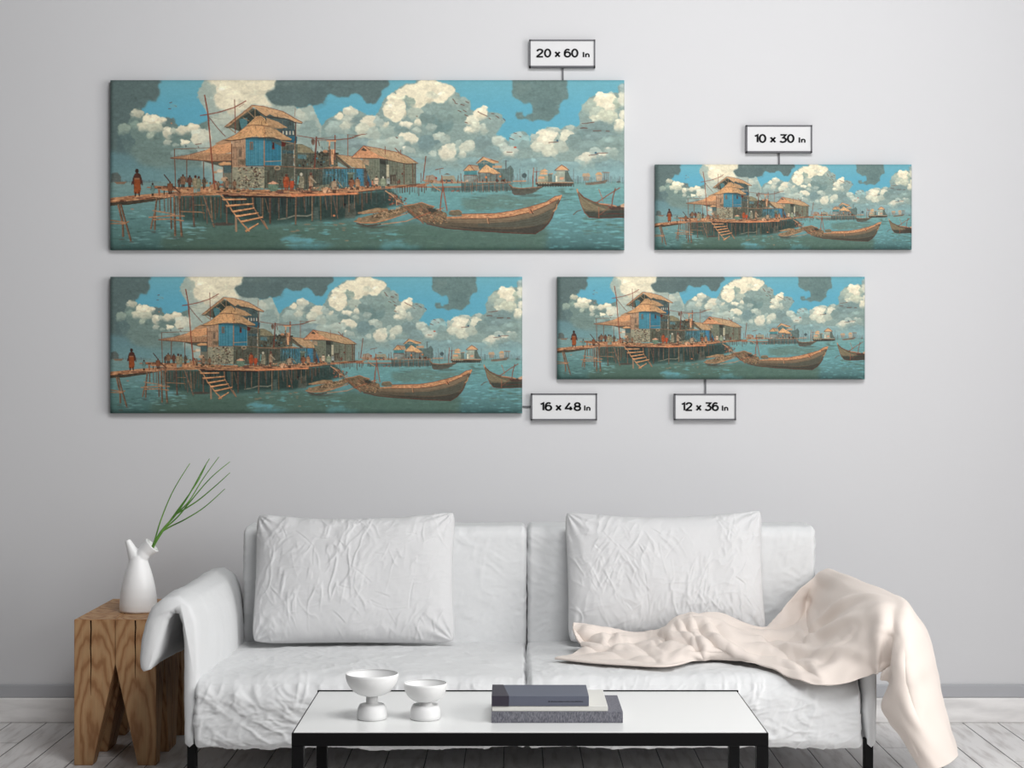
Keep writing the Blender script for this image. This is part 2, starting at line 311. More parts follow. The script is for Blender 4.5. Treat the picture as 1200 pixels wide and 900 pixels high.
    P([(600,85),(664,85),(664,100),(667,106),(665,115),(660,118),(656,121),(654,128),(656,134),(649,138),(644,141),(630,141),(623,143),(616,140),(607,141),(604,137),(606,132),(612,132),(616,137),(624,134),(625,127),(620,122),(611,118),(603,113),(600,108),(599,99)], (99, 123, 123), .07, 1.7, .7)
    C(612,104,10,6,(108,130,128),.05,2,2,.7); C(640,125,12,10,(90,114,116),.05,2,3,.5)
    # brush lumps all over the clouds
    for i in range(1300):
        x, y = R(130, 732), R(96, 205)
        px = img[int((y-PY0)*PS), min(W-1, int((x-PX0)*PS))]
        if px[2] > px[0]+38: continue
        k = R(.91, 1.12); C(x, y, R(1.0, 4.0), R(.8, 2.4), tuple(np.clip(px*k, 0, 238)), .04, .9, .5, .6)
    # low haze above the horizon
    for (x0, x1, c, a) in [(120, 250, (104,140,146), .8), (380, 740, (126,162,168), .85)]:
        P([(x0,200),(x1,196),(x1,216),(x0,216)], c, .05, 1.5, 4, a)
    # ---- sea
    m = (Yg > 212.5)
    sea = np.stack([np.interp(Yg, [212, 225, 250, 275, 292], v) for v in ((108, 96, 88, 78, 60), (152, 150, 142, 124, 98), (156, 158, 154, 134, 106))], -1)
    lft = np.clip((250-Xg)/60, 0, 1)[..., None]
    sea = sea*(1-lft)+np.stack([np.interp(Yg, [212, 235, 260, 280, 292], v) for v in ((112, 98, 84, 74, 60), (146, 140, 128, 114, 96), (150, 146, 134, 118, 100))], -1)*lft
    img[m] = sea[m]; img[m] *= (1+.05*vnoise(9, 1.6, 3, 9)+.03*fine)[m][:, None]
    def streaks(n, x0, x1, y0, y1, col, w=(3, 14), h=(.4, 1.0), a=(.3, .8), k=10):
        for i in range(n):
            y = R(y0, y1); E(R(x0, x1), y, R(*w)/2, R(*h), J(col, k), .05, .5, .5, R(*a))
    P([(232,256),(300,262),(420,258),(470,262),(505,262),(640,268),(640,294),(225,294),(190,287),(196,276),(220,268)], (78, 106, 98), .06, 3, 4, .9)
    P([(195,276),(330,272),(330,300),(190,300)], (74, 100, 92), .05, 3, 3, .8)
    streaks(70, 132, 240, 238, 290, (108, 160, 168)); streaks(45, 132, 250, 240, 290, (60, 92, 94)); streaks(30, 132, 240, 214, 238, (92, 128, 134), a=(.2, .5))
    streaks(50, 200, 330, 262, 290, (64, 90, 82), a=(.2, .5)); streaks(12, 200, 240, 262, 282, (110, 165, 178), w=(5, 18))
    streaks(70, 330, 470, 260, 288, (92, 160, 174)); streaks(40, 330, 520, 262, 288, (70, 104, 98)); streaks(14, 335, 430, 256, 284, (150, 118, 92), w=(3, 9), a=(.4, .8))
    P([(328,279),(340,276),(355,279),(366,280),(366,286),(345,284),(331,282)], (86, 152, 172), .05, 1.6, 1.0, .8); P([(340,286),(380,284),(395,288),(360,294),(338,292)], (80, 140, 158), .05, 2, 2, .6)
    P([(452,282),(468,280),(480,286),(500,292),(440,294)], (84, 148, 164), .05, 2.4, 2, .6); P([(540,236),(575,228),(625,232),(650,238),(640,244),(600,246),(570,248),(545,246)], (92, 122, 118), .06, 2, 2, .75)
    streaks(110, 480, 732, 218, 262, (104, 168, 178)); streaks(60, 540, 650, 224, 246, (84, 116, 114), a=(.3, .7)); streaks(80, 640, 732, 250, 292, (98, 164, 178)); streaks(50, 640, 735, 225, 290, (72, 116, 120), a=(.2, .5))
    streaks(40, 460, 640, 274, 292, (68, 102, 96), a=(.3, .6)); streaks(30, 470, 640, 262, 290, (96, 132, 124), a=(.2, .5)); streaks(22, 655, 672, 222, 236, (80, 112, 110), w=(4, 12)); streaks(30, 685, 735, 252, 275, (80, 110, 102), w=(5, 16), a=(.4, .7))
    # ---- colours of the things painted
    OR, OR2, RF, RFD, RED, BRN, DRK, WD, BL, TEAL = (182,130,94), (170,98,66), (196,152,110), (158,126,96), (128,62,48), (112,80,64), (50,52,50), (120,122,106), (62,124,152), (86,140,150)
    def planks(x0, y0, x1, y1, t, n=60, cols=(OR, (204,150,108), (150,98,70), (168,114,84), (84,60,52), (112,80,64))):
        for i in range(n):
            u = R(0, 1); x = x0+(x1-x0)*u; y = y0+(y1-y0)*u+R(-t/2, t/2); w = R(4, 15); s = (y1-y0)/(x1-x0)+R(-.05, .05)
            L([(x-w/2, y-s*w/2), (x+w/2, y+s*w/2)], R(.5, 1.2), J(cols[rs.randint(len(cols))]))
    def vlines(x0, x1, ytop, ybot, col, step, w=(.4, .8), k=14, a=.8, jit=.4):
        x = x0
        while x < x1:
            u = (x-x0)/(x1-x0); yt = ytop(x) if callable(ytop) else ytop; yb = ybot(x) if callable(ybot) else ybot
            L([(x, yt), (x+R(-jit, jit), yb)], R(*w), J(col, k), a=a); x += step*R(.7, 1.3)
    def thatch(poly, col, n, slope, k=18):
        P(poly, col, .12); xs = [p[0] for p in poly]; ys = [p[1] for p in poly]; c = 0
        while c < n:
            x, y = R(min(xs), max(xs)), R(min(ys), max(ys)); c += 1
            if not inside(np.array([[x]]), np.array([[y]]), poly)[0, 0]: continue
            dx, dy = slope(x, y); l = R(1, 2.6)
            x2, y2 = x+dx*l, y+dy*l
            if inside(np.array([[x2]]), np.array([[y2]]), poly)[0, 0]: L([(x, y), (x2, y2)], R(.35, .8), J(np.array(col)*R(.72, 1.12), k), a=.75)
    def figure(x, yb, h, body, head=(70, 44, 38), w=None, legs=(52, 40, 36)):
        w = w or h*.30
        L([(x-w*.2, yb-h*.3), (x-w*.22, yb)], w*.3, legs); L([(x+w*.2, yb-h*.3), (x+w*.2, yb)], w*.3, legs)
        P([(x-w*.38, yb-h*.82), (x+w*.38, yb-h*.82), (x+w*.5, yb-h*.5), (x+w*.5, yb-h*.18), (x-w*.5, yb-h*.18), (x-w*.48, yb-h*.5)], body, .25)
        L([(x-w*.45, yb-h*.78), (x-w*.62, yb-h*.42)], w*.22, np.array(body)*.8); L([(x+w*.45, yb-h*.78), (x+w*.62, yb-h*.42)], w*.22, np.array(body)*.8)
        E(x, yb-h*.91, h*.075, h*.09, head, 0, 0, .4)
    # ---- far skyline
    for i in range(60): x = R(130, 190); L([(x, 214), (x, 214-R(.5, 3))], R(.5, 1.6), J((98,118,122)), a=.6)
    P([(130,204),(137,203),(142,208),(142,214),(130,214)], (92,96,92), .2, 1, .4, .8); P([(134,213.5),(149,213),(146,216),(137,216)], (128,104,86), .1)
    L([(128,213),(186,212.5)], .6, (88,112,118), a=.6)
    vlines(600, 660, lambda x: 213-R(1, 8), 216, (90,104,108), 2.2, (.4, 1), a=.7); vlines(655, 732, lambda x: 211-R(0, 5), 215, (92,112,118), 2.0, (.4, 1.2), a=.7)
    for (x, y0, y1) in [(592.5,188,200),(609,198,216),(615,202,216),(619,200,216),(629,196,214),(672,198,214),(677,206,216),(602,206,216),(606,204,216),(624,206,214),(726,207,213)]: L([(x, y0), (x, y1)], .7, (94,92,92), a=.8)
    E(614.5,206,2.8,2.8,(70,86,90),.1,.3,.5)
    # far right huts
    P([(682,207),(683,203.5),(690,203),(692,207)], (176,150,122)); P([(683,207),(691,207),(690,212),(684,212)], (136,134,124)); P([(697,205.5),(700,202),(704,202),(706,205.5)], RF); P([(698,206),(706,206),(705,212),(699,212)], (168,152,132)); L([(706,202.3),(714,202.5)], 1, (140,110,92)); vlines(707, 714, 203, 213, (110,104,98), 2, (.5, .9))
    P([(686,214.5),(700,213),(712,211),(709,215),(695,217),(686,217)], (112,100,88), .2); P([(722,213),(726,212),(728,214),(722,214.5)], (96,98,96))
    # pier of the far houses
    vlines(506, 600, 219, lambda x: 224.5+R(-1, 1), (84,80,74), 1.5, (.5, 1.1)); P([(506,219.5),(598,219.5),(598,224),(506,224)], (70,94,98), .2, 0, .5, .45)
    L([(490,219.6),(545,219.2),(598,213.8)], 1.0, OR2); L([(540,214),(616,212.3)], 1.3, (186,134,98)); L([(505,214.6),(545,214)], 1.6, (178,128,96)); vlines(541, 600, 214.5, lambda x: 223+R(-1, 1.2), (80,74,68), 1.6, (.5, 1.1)); P([(541,215),(598,215),(594,222.5),(541,224)], (64,88,92), .2, 0, .5, .5)
    vlines(545, 596, 214.5, 224, (150,104,78), 6.5, (.5, .8)); L([(550,212),(553,228)], .6, (160,104,78), a=.6)
    # low sheds
    P([(499,206),(507,205),(512,208),(512,215),(498,215)], (148,132,114), .2); P([(515,213),(518,206.5),(532,206),(535,213)], (150,144,122)); P([(518,211),(530,211),(530,213.5),(518,213.5)], (70,92,100)); P([(520,205),(524,203),(528,205)], (110,96,84)); L([(497,212),(520,212.8)], 1.4, (170,120,92)); E(511,209,1.2,1.2,(150,50,40),0,0,.4)
    for x in (493, 537, 540, 503): L([(x, 203+R(0, 4)), (x+R(-1, 1), 214)], .8, (112,82,68))
    for i in range(16): figure(R(496, 544), 214.5, R(2.6, 4.2), J((150,110,86), 30))
    L([(529,224.5),(532,223.6)], 1, (150,80,64)); L([(535,224.4),(538,223.6)], 1, (150,84,66))
    # far house group
    P([(543,206),(560,206),(560,214),(544,214)], (116,120,112), .2); P([(544,200),(559,200),(559,205.5),(544,205.5)], (70,124,132)); thatch([(543,200.3),(549,193.6),(556,194.5),(563,200)], RF, 60, lambda x, y: (.5, .8)); P([(550,193.2),(560,194),(566,198),(561,200),(556,200)], (172,142,112)); L([(550,193.3),(556,200.3)], .6, RED); L([(543,200.4),(549,193.6),(560,194.5)], .6, (110,68,54)); L([(544,205.6),(559,205.6)], .7, RED)
    P([(559,190),(566,186),(580,191),(580,200),(562,200)], (76,108,112), .2); P([(558,191.4),(566,184.4),(584,189),(584,191.4),(577,191.6),(567,187.2),(560,192)], RF, .2); L([(558,191.6),(566,184.2),(584,190.2)], .8, (116,62,48)); L([(559,191),(572,191)], .5, (190,160,128)); L([(567,186),(567,193)], .5, (190,160,128)); L([(566,184.4),(575,187)], .6, (200,150,118))
    P([(577,194.5),(588,194.5),(588,197.5),(577,197.5)], (178,140,108)); P([(576,198),(600,198),(600,213),(576,213)], (92,112,110), .2); P([(594,197),(598,194),(602,199),(601,213),(592,213)], (96,116,114), .25); L([(593,188),(593,200)], .6, (80,80,80)); L([(590,189),(596,189)], .5, (80,80,80)); vlines(590, 600, 198, 213, (74,82,80), 1.7)
    P([(560,202),(580,202),(586,204),(586,213),(560,213)], (106,118,114), .2); thatch([(560,202),(569.5,193),(573,195),(578,199.5),(574,202.5),(566,202.6)], (212,166,120), 90, lambda x, y: (.4, .8)); thatch([(573,202),(576,197),(580,199),(586.5,203.6),(578,204.3)], (208,160,114), 50, lambda x, y: (.6, .7)); L([(560,202.6),(574,202.6),(578,204.6),(586,204.2)], .5, (110,66,52)); L([(569.5,193),(560,202.4)], .4, (140,90,66))
    for x in (562, 570, 575, 582, 588): L([(x, 204), (x, 213)], .7, J((84,66,60)))
    E(569.5,208,1.2,1.4,(206,120,70),0,0,.4); E(586,207,1.2,1.2,(206,120,70),0,0,.4); P([(545,212),(549,210.6),(549,213),(545,213.6)], (190,150,120)); vlines(546, 558, 206, 212, (140,152,150), 2.4, (.7, 1.2))
    for i in range(16): figure(R(556, 598), 213.6, R(2.4, 4), J((110,70,56), 30))
    # boat in the middle distance
    P([(596,216),(600,219.5),(606,220.6),(620,221),(632,219),(638,218.6),(632,222),(624,227),(614,228.3),(603,228.4),(600,225)], (84,84,76), .2); L([(596.5,216),(601,220),(612,221),(634,219.2)], .9, (156,106,78)); L([(600,226),(603,228.5),(616,228.3)], .6, (96,50,44)); E(622,229,14,1.8,(74,92,90),.1,.6,.8,.6)
    L([(625.3,197),(624.2,219)], .9, (152,84,62)); L([(628.5,201),(628.3,217)], .8, (112,60,52)); L([(626,201.6),(634,201.2)], .6, (150,70,56)); L([(611,204),(611,220)], .5, (90,76,70)); 
    # hut pair
    P([(628,214),(672,214),(670,218.6),(630,218.6)], (70,72,66), .3); P([(630,206),(646,206),(646,216),(630,216)], (150,152,130), .2); P([(632,204.5),(640,204.5),(640,199),(634,199)], (176,152,118)); P([(634,201),(638,198),(643,201)], (214,164,122)); P([(632,205),(635,202.5),(642,202.6),(641,205)], (210,160,118)); P([(630,209.5),(633,207),(638,207.5),(638,209.8)], (206,150,112)); P([(643,203.6),(648,203),(648,204.6),(643,205)], (180,140,112)); P([(642,204.5),(647,204.5),(647,214),(642,214)], (100,112,104), .2)
    P([(652,200),(664,200),(664,214),(651,214)], (150,156,140), .2); P([(650,199.6),(654,195.5),(658,193.4),(663,195.5),(667,199.6)], (210,162,118)); L([(650,199.8),(658,193.4),(667,199.8)], .6, (110,60,50)); P([(648,206),(653,202),(662,202),(663,206)], (150,160,146)); L([(650,200.3),(666,200.3)], .6, (90,66,58)); P([(651,206.5),(653,206.5),(653,213),(651,213)], (210,204,178)); P([(656,208),(661,208),(660,211),(656,211)], (206,150,118)); P([(662,200),(665,200),(669,209),(672,213),(662,213)], (92,104,98), .2)
    for x in range(630, 673, 3): L([(x, 215), (x, 218.8)], .8, (60,54,52))
    L([(628,214.2),(672,214.2)], .9, (178,130,98))
    # ---- water under the big deck
    P([(205,229),(280,229),(300,232),(345,231),(460,224),(470,232),(470,240),(430,250),(400,258),(340,261),(300,264),(255,262),(215,258)], (54, 78, 76), .12, 1, 1.5, .9)
    P([(262,230),(460,226),(462,236),(440,248),(400,256),(300,258),(262,250)], (44, 62, 62), .15, 0, 1.2, .9)
    for i in range(260):
        x = R(262, 465); y0 = 231-(x-262)*.02; L([(x, y0), (x+R(-.5, .5), y0+R(8, 25)*(1-(x-262)/420))], R(.5, 1.4), J(((44,56,56), (60,84,88), (78,72,62), (36,46,48), (66,66,58))[rs.randint(5)], 10), a=.75)
    vlines(205, 262, 231, lambda x: 250+R(-8, 6), (70,66,58), 2.6, (.6, 1.2))
    P([(405,240),(414,238),(418,250),(416,256),(404,256)], (88,86,76), .3, 0, .5, .7); P([(368,243),(373,243),(374,257),(367,257)], (84,96,90), .2, 0, .4, .7); E(391.5,253,1.6,1.2,(196,120,80),0,0,.5); E(404,240,1.4,1.4,(30,26,28),0,0,.5)
    L([(326,257.5),(336,256),(345,253),(360,253.5),(366,251.5)], 1.6, (118,120,106)); L([(420,249),(440,248)], 1, (110,76,60)); E(262,263,14,2,(78,56,50),.1,.6,.8,.7); P([(420,272),(436,266),(460,262),(470,268),(450,274)], (84,108,100), .05, 1, 1.5, .5)
    # posts in the water
    for (x0, y0, x1, y1, w) in [(239,231,251,266,1.6),(226,230,227.5,265,2.0),(239,230,248,256,1),(235,231,240,257,1),(247,231,249,260,1.8),(252,232,252.5,257,1.2),(242,232,243,262,1),(259,231,259,256,1),(265.5,240,266,262,1.6),(218,232,218,246,.9),(223,232,223,247,.9),(256,232,255,250,.9),
                                (297,231,297,242,1.2),(308,232,308,256,1.6),(316.5,232,316.5,262,1.9),(311,233,315,249,1),(327,232,327,256,.9),(336.5,232,336,255,1.3),(347,230,346.5,263,1.7),(366,230,366,259,1.7),(375.5,230,376,258,1.2),(388,229,388.5,254,1.1),(390,230,396,256,1),(395,229,395,250,1),(409,228,409,249,1.1),(415.5,228,415.5,244,1),(424,224,424.5,246,1.2),(435,224,435.5,240,1),(450,222,451,236,1),(356,231,358,250,.8),(381,231,383,246,.8),(402,229,403,244,.8),(430,224,430,238,.8),(441,224,441,239,.8)]:
        L([(x0, y0), (x1, y1)], w, J((116,90,72), 14), .3); L([(x0+w*.3, y0), (x1+w*.3, y1)], w*.35, (72,56,50), a=.6); E(x1, y1+1, w*1.3, .7, (60,76,74), 0, .4, .4, .6)
    # stairs
    L([(258,228),(266,236),(272,247),(282,260),(289,268)], 1.5, (182,130,92)); L([(296,232),(297,243),(305,256),(313,268)], 1.4, (140,100,76)); L([(276.5,254),(277,271)], 2.4, (150,120,96))
    for (x0, y0, x1, y1) in [(260,234,289,233.6),(264,241.6,297,239),(271,248.4,298,244),(275.5,253.8,303,249.6),(282,260,308,254.6),(287,271.5,303,262)]:
        P([(x0, y0-1), (x1, y1-.7), (x1, y1+.7), (x0+2, y0+1.3)], (206,146,100), .3); L([(x0+1, y0+1.4), (x1, y1+1)], .5, (86,56,46))
    L([(262,230.8),(290,230.4)], .9, (190,120,86)); L([(309,259),(314,268.5)], 1.2, (150,112,86)); L([(288,266),(292,271)], 1.6, (190,134,94))
    # deck edges
    P([(127,233.5),(160,230),(190,227),(205,226),(205,231),(180,236),(150,240.5),(127,241.5)], (72,64,54), .25); P([(127,232.5),(160,229),(205,225),(245,222),(245,226),(205,230),(170,234),(127,238)], OR, .2); planks(128, 235, 205, 228, 5, 90)
    P([(181,219.4),(246,219),(262,222),(262,226),(230,227),(185,222)], OR, .2); planks(183, 221, 262, 223, 5, 60); L([(173,219.8),(184,220)], 1.2, OR2)
    P([(205,226),(262,221),(300,222.6),(355,223),(420,221),(420,227.2),(340,230.6),(312,230),(262,229),(205,230)], OR, .2); planks(205, 228, 262, 225, 4, 60); planks(258, 226, 420, 225, 6, 200); P([(262,229),(345,231),(345,232.6),(262,231)], (52,40,38), .2)
    P([(395,223),(420,219.6),(462,217.6),(500,216),(500,218.4),(455,221.4),(420,225)], OR, .2); planks(400, 222, 498, 217, 3, 90); L([(420,225.2),(458,222)], .9, (60,44,40)); P([(340,228),(418,226),(419,228),(342,231)], (208,130,88), .2)
    P([(440,222),(460,222),(468,240),(430,245)], (52,78,80), .2, 0, .8, .6)
    # left trestles
    for pts, w in [([(139,241),(144,262),(144.5,277)], 2.6),([(142,241),(146,256),(153.5,282)], 2.4),([(184,232),(182,248),(178.5,260),(177,268)], 2.0),([(182,248),(181.5,269)], 2.2),([(187,232),(187.5,247)], 1.4),([(192.5,232),(193,248)], 1.2),([(197,232),(197,248)], 1.0),([(200,231),(201,268)], 2.0),([(204.5,232),(205.5,276)], 2.6),([(210,228),(210.5,245),(213,276)], 2.6),([(207.5,232),(208,252)], 1),([(214,231),(214,252)], .9)]:
        L(pts, w, (122,92,72), .3); L([(x+w*.3, y) for x, y in pts], w*.35, (66,54,48), a=.7)
    for pts, w in [([(127,258),(146,261)], 1.5),([(127,262),(146,262.5),(151,260)], 1.5),([(175,255),(200,253),(216,253.5)], 1.5),([(180,257.5),(200,257),(215,259)], 1.5),([(179,247),(198,250),(205,252)], 1.2),([(212,248),(236,249),(240,250)], 1.0),([(228,240.6),(240,240.6)], .7)]: L(pts, w, (160,116,86), .3)
    L([(186.5,223),(187,229)], 2.4, (150,98,72)); L([(196,226),(196,231)], 1.2, (150,98,72)); L([(210.5,224),(211,232)], 2.2, (130,92,70)); L([(192.5,224),(192.5,228)], 1.3, (60,54,50)); E(155,245.5,2,.9,(168,124,104),0,.3,.4,.8)
    for x, y in [(143,281),(154,284),(145,288),(180,272),(206,279),(213,278)]: E(x, y, 3, .8, (84,70,62), .1, .6, .4, .6)
    # big canopy on the left
    vlines(196, 290, 186, 222, (104,120,122), 9, (.3, .5), a=.3)
    for pts, w in [([(204.5,175),(206,222)], 1.1),([(219,188),(219,214)], 1.2),([(238.7,190),(239,222)], 1.1),([(249.5,190),(250,222)], 1),([(262,190),(262,222)], .9),([(204.5,175),(246,173.5)], .6)]: L(pts, w, (112,74,58))
    P([(232,187),(272,189),(272,200),(262,196),(240,190)], (84,84,74), .2, 0, .5)
    thatch([(200,185.5),(222,182),(240,177),(252,174),(252,180),(272,180),(272,188),(250,189),(225,187)], (176,134,100), 200, lambda x, y: (1, -.3)); thatch([(238,178),(256,168),(271,162),(272,179),(255,181)], (208,150,106), 160, lambda x, y: (.9, -.35)); P([(252,168.5),(262,163.5),(271,163),(271,167),(258,170)], (170,132,100), .2)
    L([(200,185.6),(226,187.6),(250,189.4),(272,188.6)], 1.0, (104,66,52)); L([(200,185.2),(222,181.5),(240,176.6)], .6, (130,80,60)); vlines(205, 272, lambda x: 181+R(0, 3), lambda x: 187.5, (120,88,68), 2.2, (.4, .7))
    P([(256,192),(262,190),(271,190.6),(271,193.5),(258,194)], (200,148,104), .2); P([(262,194.5),(272,194),(272,203),(262,203)], (72,92,94), .2)
    # goods and folk below the canopy
    for i in range(90):
        x, y = R(236, 300), R(212, 225); E(x, y, R(.6, 2.2), R(.6, 1.8), J(((150,110,82), (96,84,70), (190,150,112), (70,58,50), (130,70,54))[rs.randint(5)], 16), .2, .4, .4, .85)
    P([(262,203),(272,203),(272,222),(262,222)], (104,100,84), .3, .5, .4, .8); E(258,200.5,3.6,2,(204,184,158),.1,.5,.4); E(252,202,3,1.6,(176,140,112),.1,.5,.4); E(251,219,5,3,(176,126,92),.2,.6,.5); E(263,210,4,2.6,(184,150,118),.2,.6,.5); P([(272,195),(279,195),(279,222),(272,222)], (140,112,88), .25)
    # ---- main house
    P([(272,163),(290,161),(290,196),(272,196)], (178,142,112), .15); vlines(274, 289, 172, 195, (124,92,74), 1.9, (.4, .8)); P([(277.5,173),(284,173),(284,193),(278,193)], (150,122,98), .2); P([(280,175),(283,175),(283,184),(280,184)], (110,92,78)); P([(279,187),(288,187),(288,193),(279,193)], (122,104,84), .3); L([(271.5,169),(272,222)], 1.1, (92,62,52)); L([(288.6,169),(288.6,195)], .8, (140,90,66))
    P([(288,160),(310,160),(310,195),(288,195)], (64,126,150), .1); P([(310,160),(330,160),(329.5,194),(310,194)], (50,116,144), .1); vlines(289, 310, 164, 195, (50,96,106), 2.1, (.3, .6)); vlines(311, 330, 162, 194, (40,84,98), 1.8, (.3, .6)); vlines(290, 310, 165, 194, (98,148,156), 3.6, (.4, .7), a=.5)
    P([(292.6,166.5),(296.8,166.5),(296.6,175.6),(292.8,175.6)], (124,96,80)); P([(294,168),(296,168),(296,174.6),(294,174.6)], (84,104,106)); P([(319,174.3),(321.6,174.3),(321.4,167),(320.3,165.4),(319.3,167)], (76,34,32)); P([(318.6,174),(322,174),(322,175),(318.6,175)], (110,60,50)); L([(309.8,160),(310,222)], 1.2, (166,118,86)); L([(288,195),(310,195)], .9, (96,64,54))
    P([(272,196),(310,196),(310,221),(272,221)], (134,132,112), .2)
    for i in range(150):
        x, y = R(279, 309), R(196.5, 220); E(x, y, R(.5, 1.5), R(.4, 1.1), J(((176,166,136), (92,60,50), (70,62,54), (150,142,118), (190,176,142))[rs.randint(5)], 14), .1, .3, .3, .9)
    P([(310,194.5),(345,194.5),(345,221),(310,221)], (88,92,80), .15); vlines(311, 345, 196, 220, (66,70,62), 2.0, (.3, .6)); L([(310,194.5),(390,197.8)], .9, (122,84,66)); L([(310,189.6),(345,188)], .8, (172,136,106)); L([(344,186.5),(348,184)], .6, (160,120,90)); E(325,197,3.8,2.8,(150,130,104),.1,.3,.4); E(325,197,2.2,1.4,(84,78,68),0,.2,.4); L([(323,200),(324,221)], .7, (70,54,50)); P([(313,200),(316,200),(316,220),(313,220)], (74,72,62), .2)
    # upper storey
    P([(290,138),(294,126),(300,128),(345,142),(346,176),(330,172),(290,152)], (76,92,92), .15); vlines(312, 346, lambda x: 134+(x-312)*.22, 168, (58,74,76), 1.8, (.3, .6)); P([(265,147),(294,127),(300,130),(304,138),(290,150),(280,154)], (86,88,76), .2); P([(280,140),(300,128),(306,136),(295,150),(280,153)], (56,64,60), .2); P([(280,140),(290,138),(290,150),(283,152)], (74,116,124), .1, 0, .3)
    for pts in [[(291,131),(298,138)],[(299,128),(299,138)],[(267,149),(276,156)],[(305,132),(310,136)],[(285,138),(292,142)]]: L(pts, 1.0, (150,122,94))
    P([(329,152),(346,152),(346,168),(329,165)], (62,84,92), .15); 
    for x in (331, 335, 339, 343): P([(x, 153.5), (x+1.7, 153.8), (x+1.7, 158.2), (x, 157.8)], (190,190,172), .1)
    P([(333,160),(348.5,160),(348,168),(334,166)], (44,92,116), .15); L([(346.5,143),(346.5,168)], 1.3, (92,58,50)); vlines(331, 345, 153, 159, (92,52,44), 4, (.5, .8))
    thatch([(262.5,148.5),(276,138),(295,123.6),(298,124.5),(294,128.5),(282,137),(268,148.5)], (166,130,98), 110, lambda x, y: (-.8, .6)); P([(262.5,149),(268,148.5),(282,140),(274,150),(266,150.5)], (92,88,76), .25)
    thatch([(295,123.6),(310,125),(332,131),(342,137),(354,143),(353.5,144.6),(345,142.6),(336,138.6),(322,137),(316,134),(312,136.5),(304,131)], (196,154,114), 260, lambda x, y: (.75, .55)); L([(295,123.4),(310,125),(332,131),(342,136.8),(354.4,143.8)], .6, (124,70,54)); L([(304,131.4),(312,137),(322,138),(336,139.6),(346,144),(354,144.8)], .8, (66,50,46)); L([(262.6,149.6),(276,139),(295,123.6)], .5, (110,70,56))
    # round thatched cap and skirt roof
    P([(306,140),(318,141),(336,149),(330,151),(310,150)], (150,120,90), .15); thatch([(312,138),(326,143),(337,150),(326,150),(314,147)], (180,142,104), 60, lambda x, y: (.8, .4))
    thatch([(288.5,147.6),(296,141),(300,136.6),(306,136),(310,138.6),(313,143.5),(316,148),(305,147),(296,146.8)], (212,166,116), 160, lambda x, y: ((x-304)*.12, .9)); L([(288.6,147.8),(296,146.6),(305,147),(316,148)], .6, (110,70,54))
    for t in range(-5, 6): L([(304+t*.5, 137), (303+t*2.3, 146.6)], .4, (140,96,70), a=.7)
    thatch([(263.5,164),(276,158),(288,148.4),(296,147),(310,148),(312,155),(316,158),(314,160.5),(308,161),(296,160.6),(284,162.6),(272,164.4)], (210,158,110), 380, lambda x, y: ((x-300)*.06, .6)); thatch([(311,148.5),(324,152),(334,159),(342,163),(341,164.6),(330,164),(320,161),(312,160.6),(311,155)], (186,146,106), 150, lambda x, y: (.8, .5))
    L([(263.6,164.4),(272,165),(284,163.4),(296,161.4),(308,162),(312,161.4),(320,162),(330,164.6),(341,165)], 1.0, (66,52,46)); L([(309,148),(311,155),(310,161)], .7, (150,100,72)); L([(263.5,164),(276,158),(288,148.4)], .5, (130,82,60)); P([(288,161.6),(309,162),(330,164.6),(330,167),(309,165),(288,164)], (34,72,88), .1, 0, .4, .6)
    P([(330,165),(344,168),(344,195),(330,194)], (84,90,82), .2); vlines(331, 344, 168, 194, (62,62,58), 2.0, (.4, .8)); L([(329,165),(346,169)], .8, (150,124,98)); L([(330,171),(345,168.6)], .7, (120,110,92)); P([(331,176),(344,177),(344,180),(331,180)], (62,88,96), .2); P([(330,166),(335,168),(334,172),(330,172)], (88,40,36))
    L([(345.5,166),(346.6,222)], 1.6, (128,98,76)); L([(344.4,182.6),(348,182.6)], 1.2, (186,150,110)); L([(346,100.5+27),(345.6,137)], .5, (140,80,64))
    # masts and lines
    L([(240,112),(243.5,131),(246,160),(249,196),(252,222)], 1.5, (134,70,54)); L([(235,135.6),(243,134.4),(258,131.4),(275,126),(288,118.6)], 1.1, (134,66,52)); L([(280,126),(286,122)], .4, (140,90,74)); L([(275,117),(275.5,128),(276,156)], .9, (124,66,54)); L([(245.5,138),(254,149),(264,160)], .7, (116,60,50)); L([(246,137),(256,139.6),(268,139)], .4, (110,110,100), a=.7)
    # middle row of huts
    P([(346,169),(354,169),(364,174),(369,179.6),(380,178),(388,175),(396,183),(396,197),(346,197)], (88,92,80), .2); P([(349,169),(356,170),(363,174),(370,179.8),(349,179)], (132,124,98), .15); vlines(348, 396, lambda x: 182+R(0, 3), 196, (60,62,56), 2.2, (.4, .9)); P([(349,181),(359,182),(359,187),(349,186)], (82,116,124), .15)
    for i in range(26): x, y = R(347, 396), R(180, 195); P([(x, y), (x+R(1, 3), y), (x+R(1, 3), y+R(1, 3)), (x, y+R(1, 3))], J(((58,48,44), (120,112,92), (54,62,58), (76,110,116))[rs.randint(4)], 10), .1)
    for i in range(30): E(R(371, 396), R(178, 184), R(.8, 2), R(.6, 1.6), J((62,62,54), 14), .2, .4, .3)
    E(381,177.5,3,2,(190,134,98),.1,.4,.4); E(372,179,1,2,(50,66,70),0,0,.3); E(371.5,186,1.4,1,(76,134,150),0,0,.4)
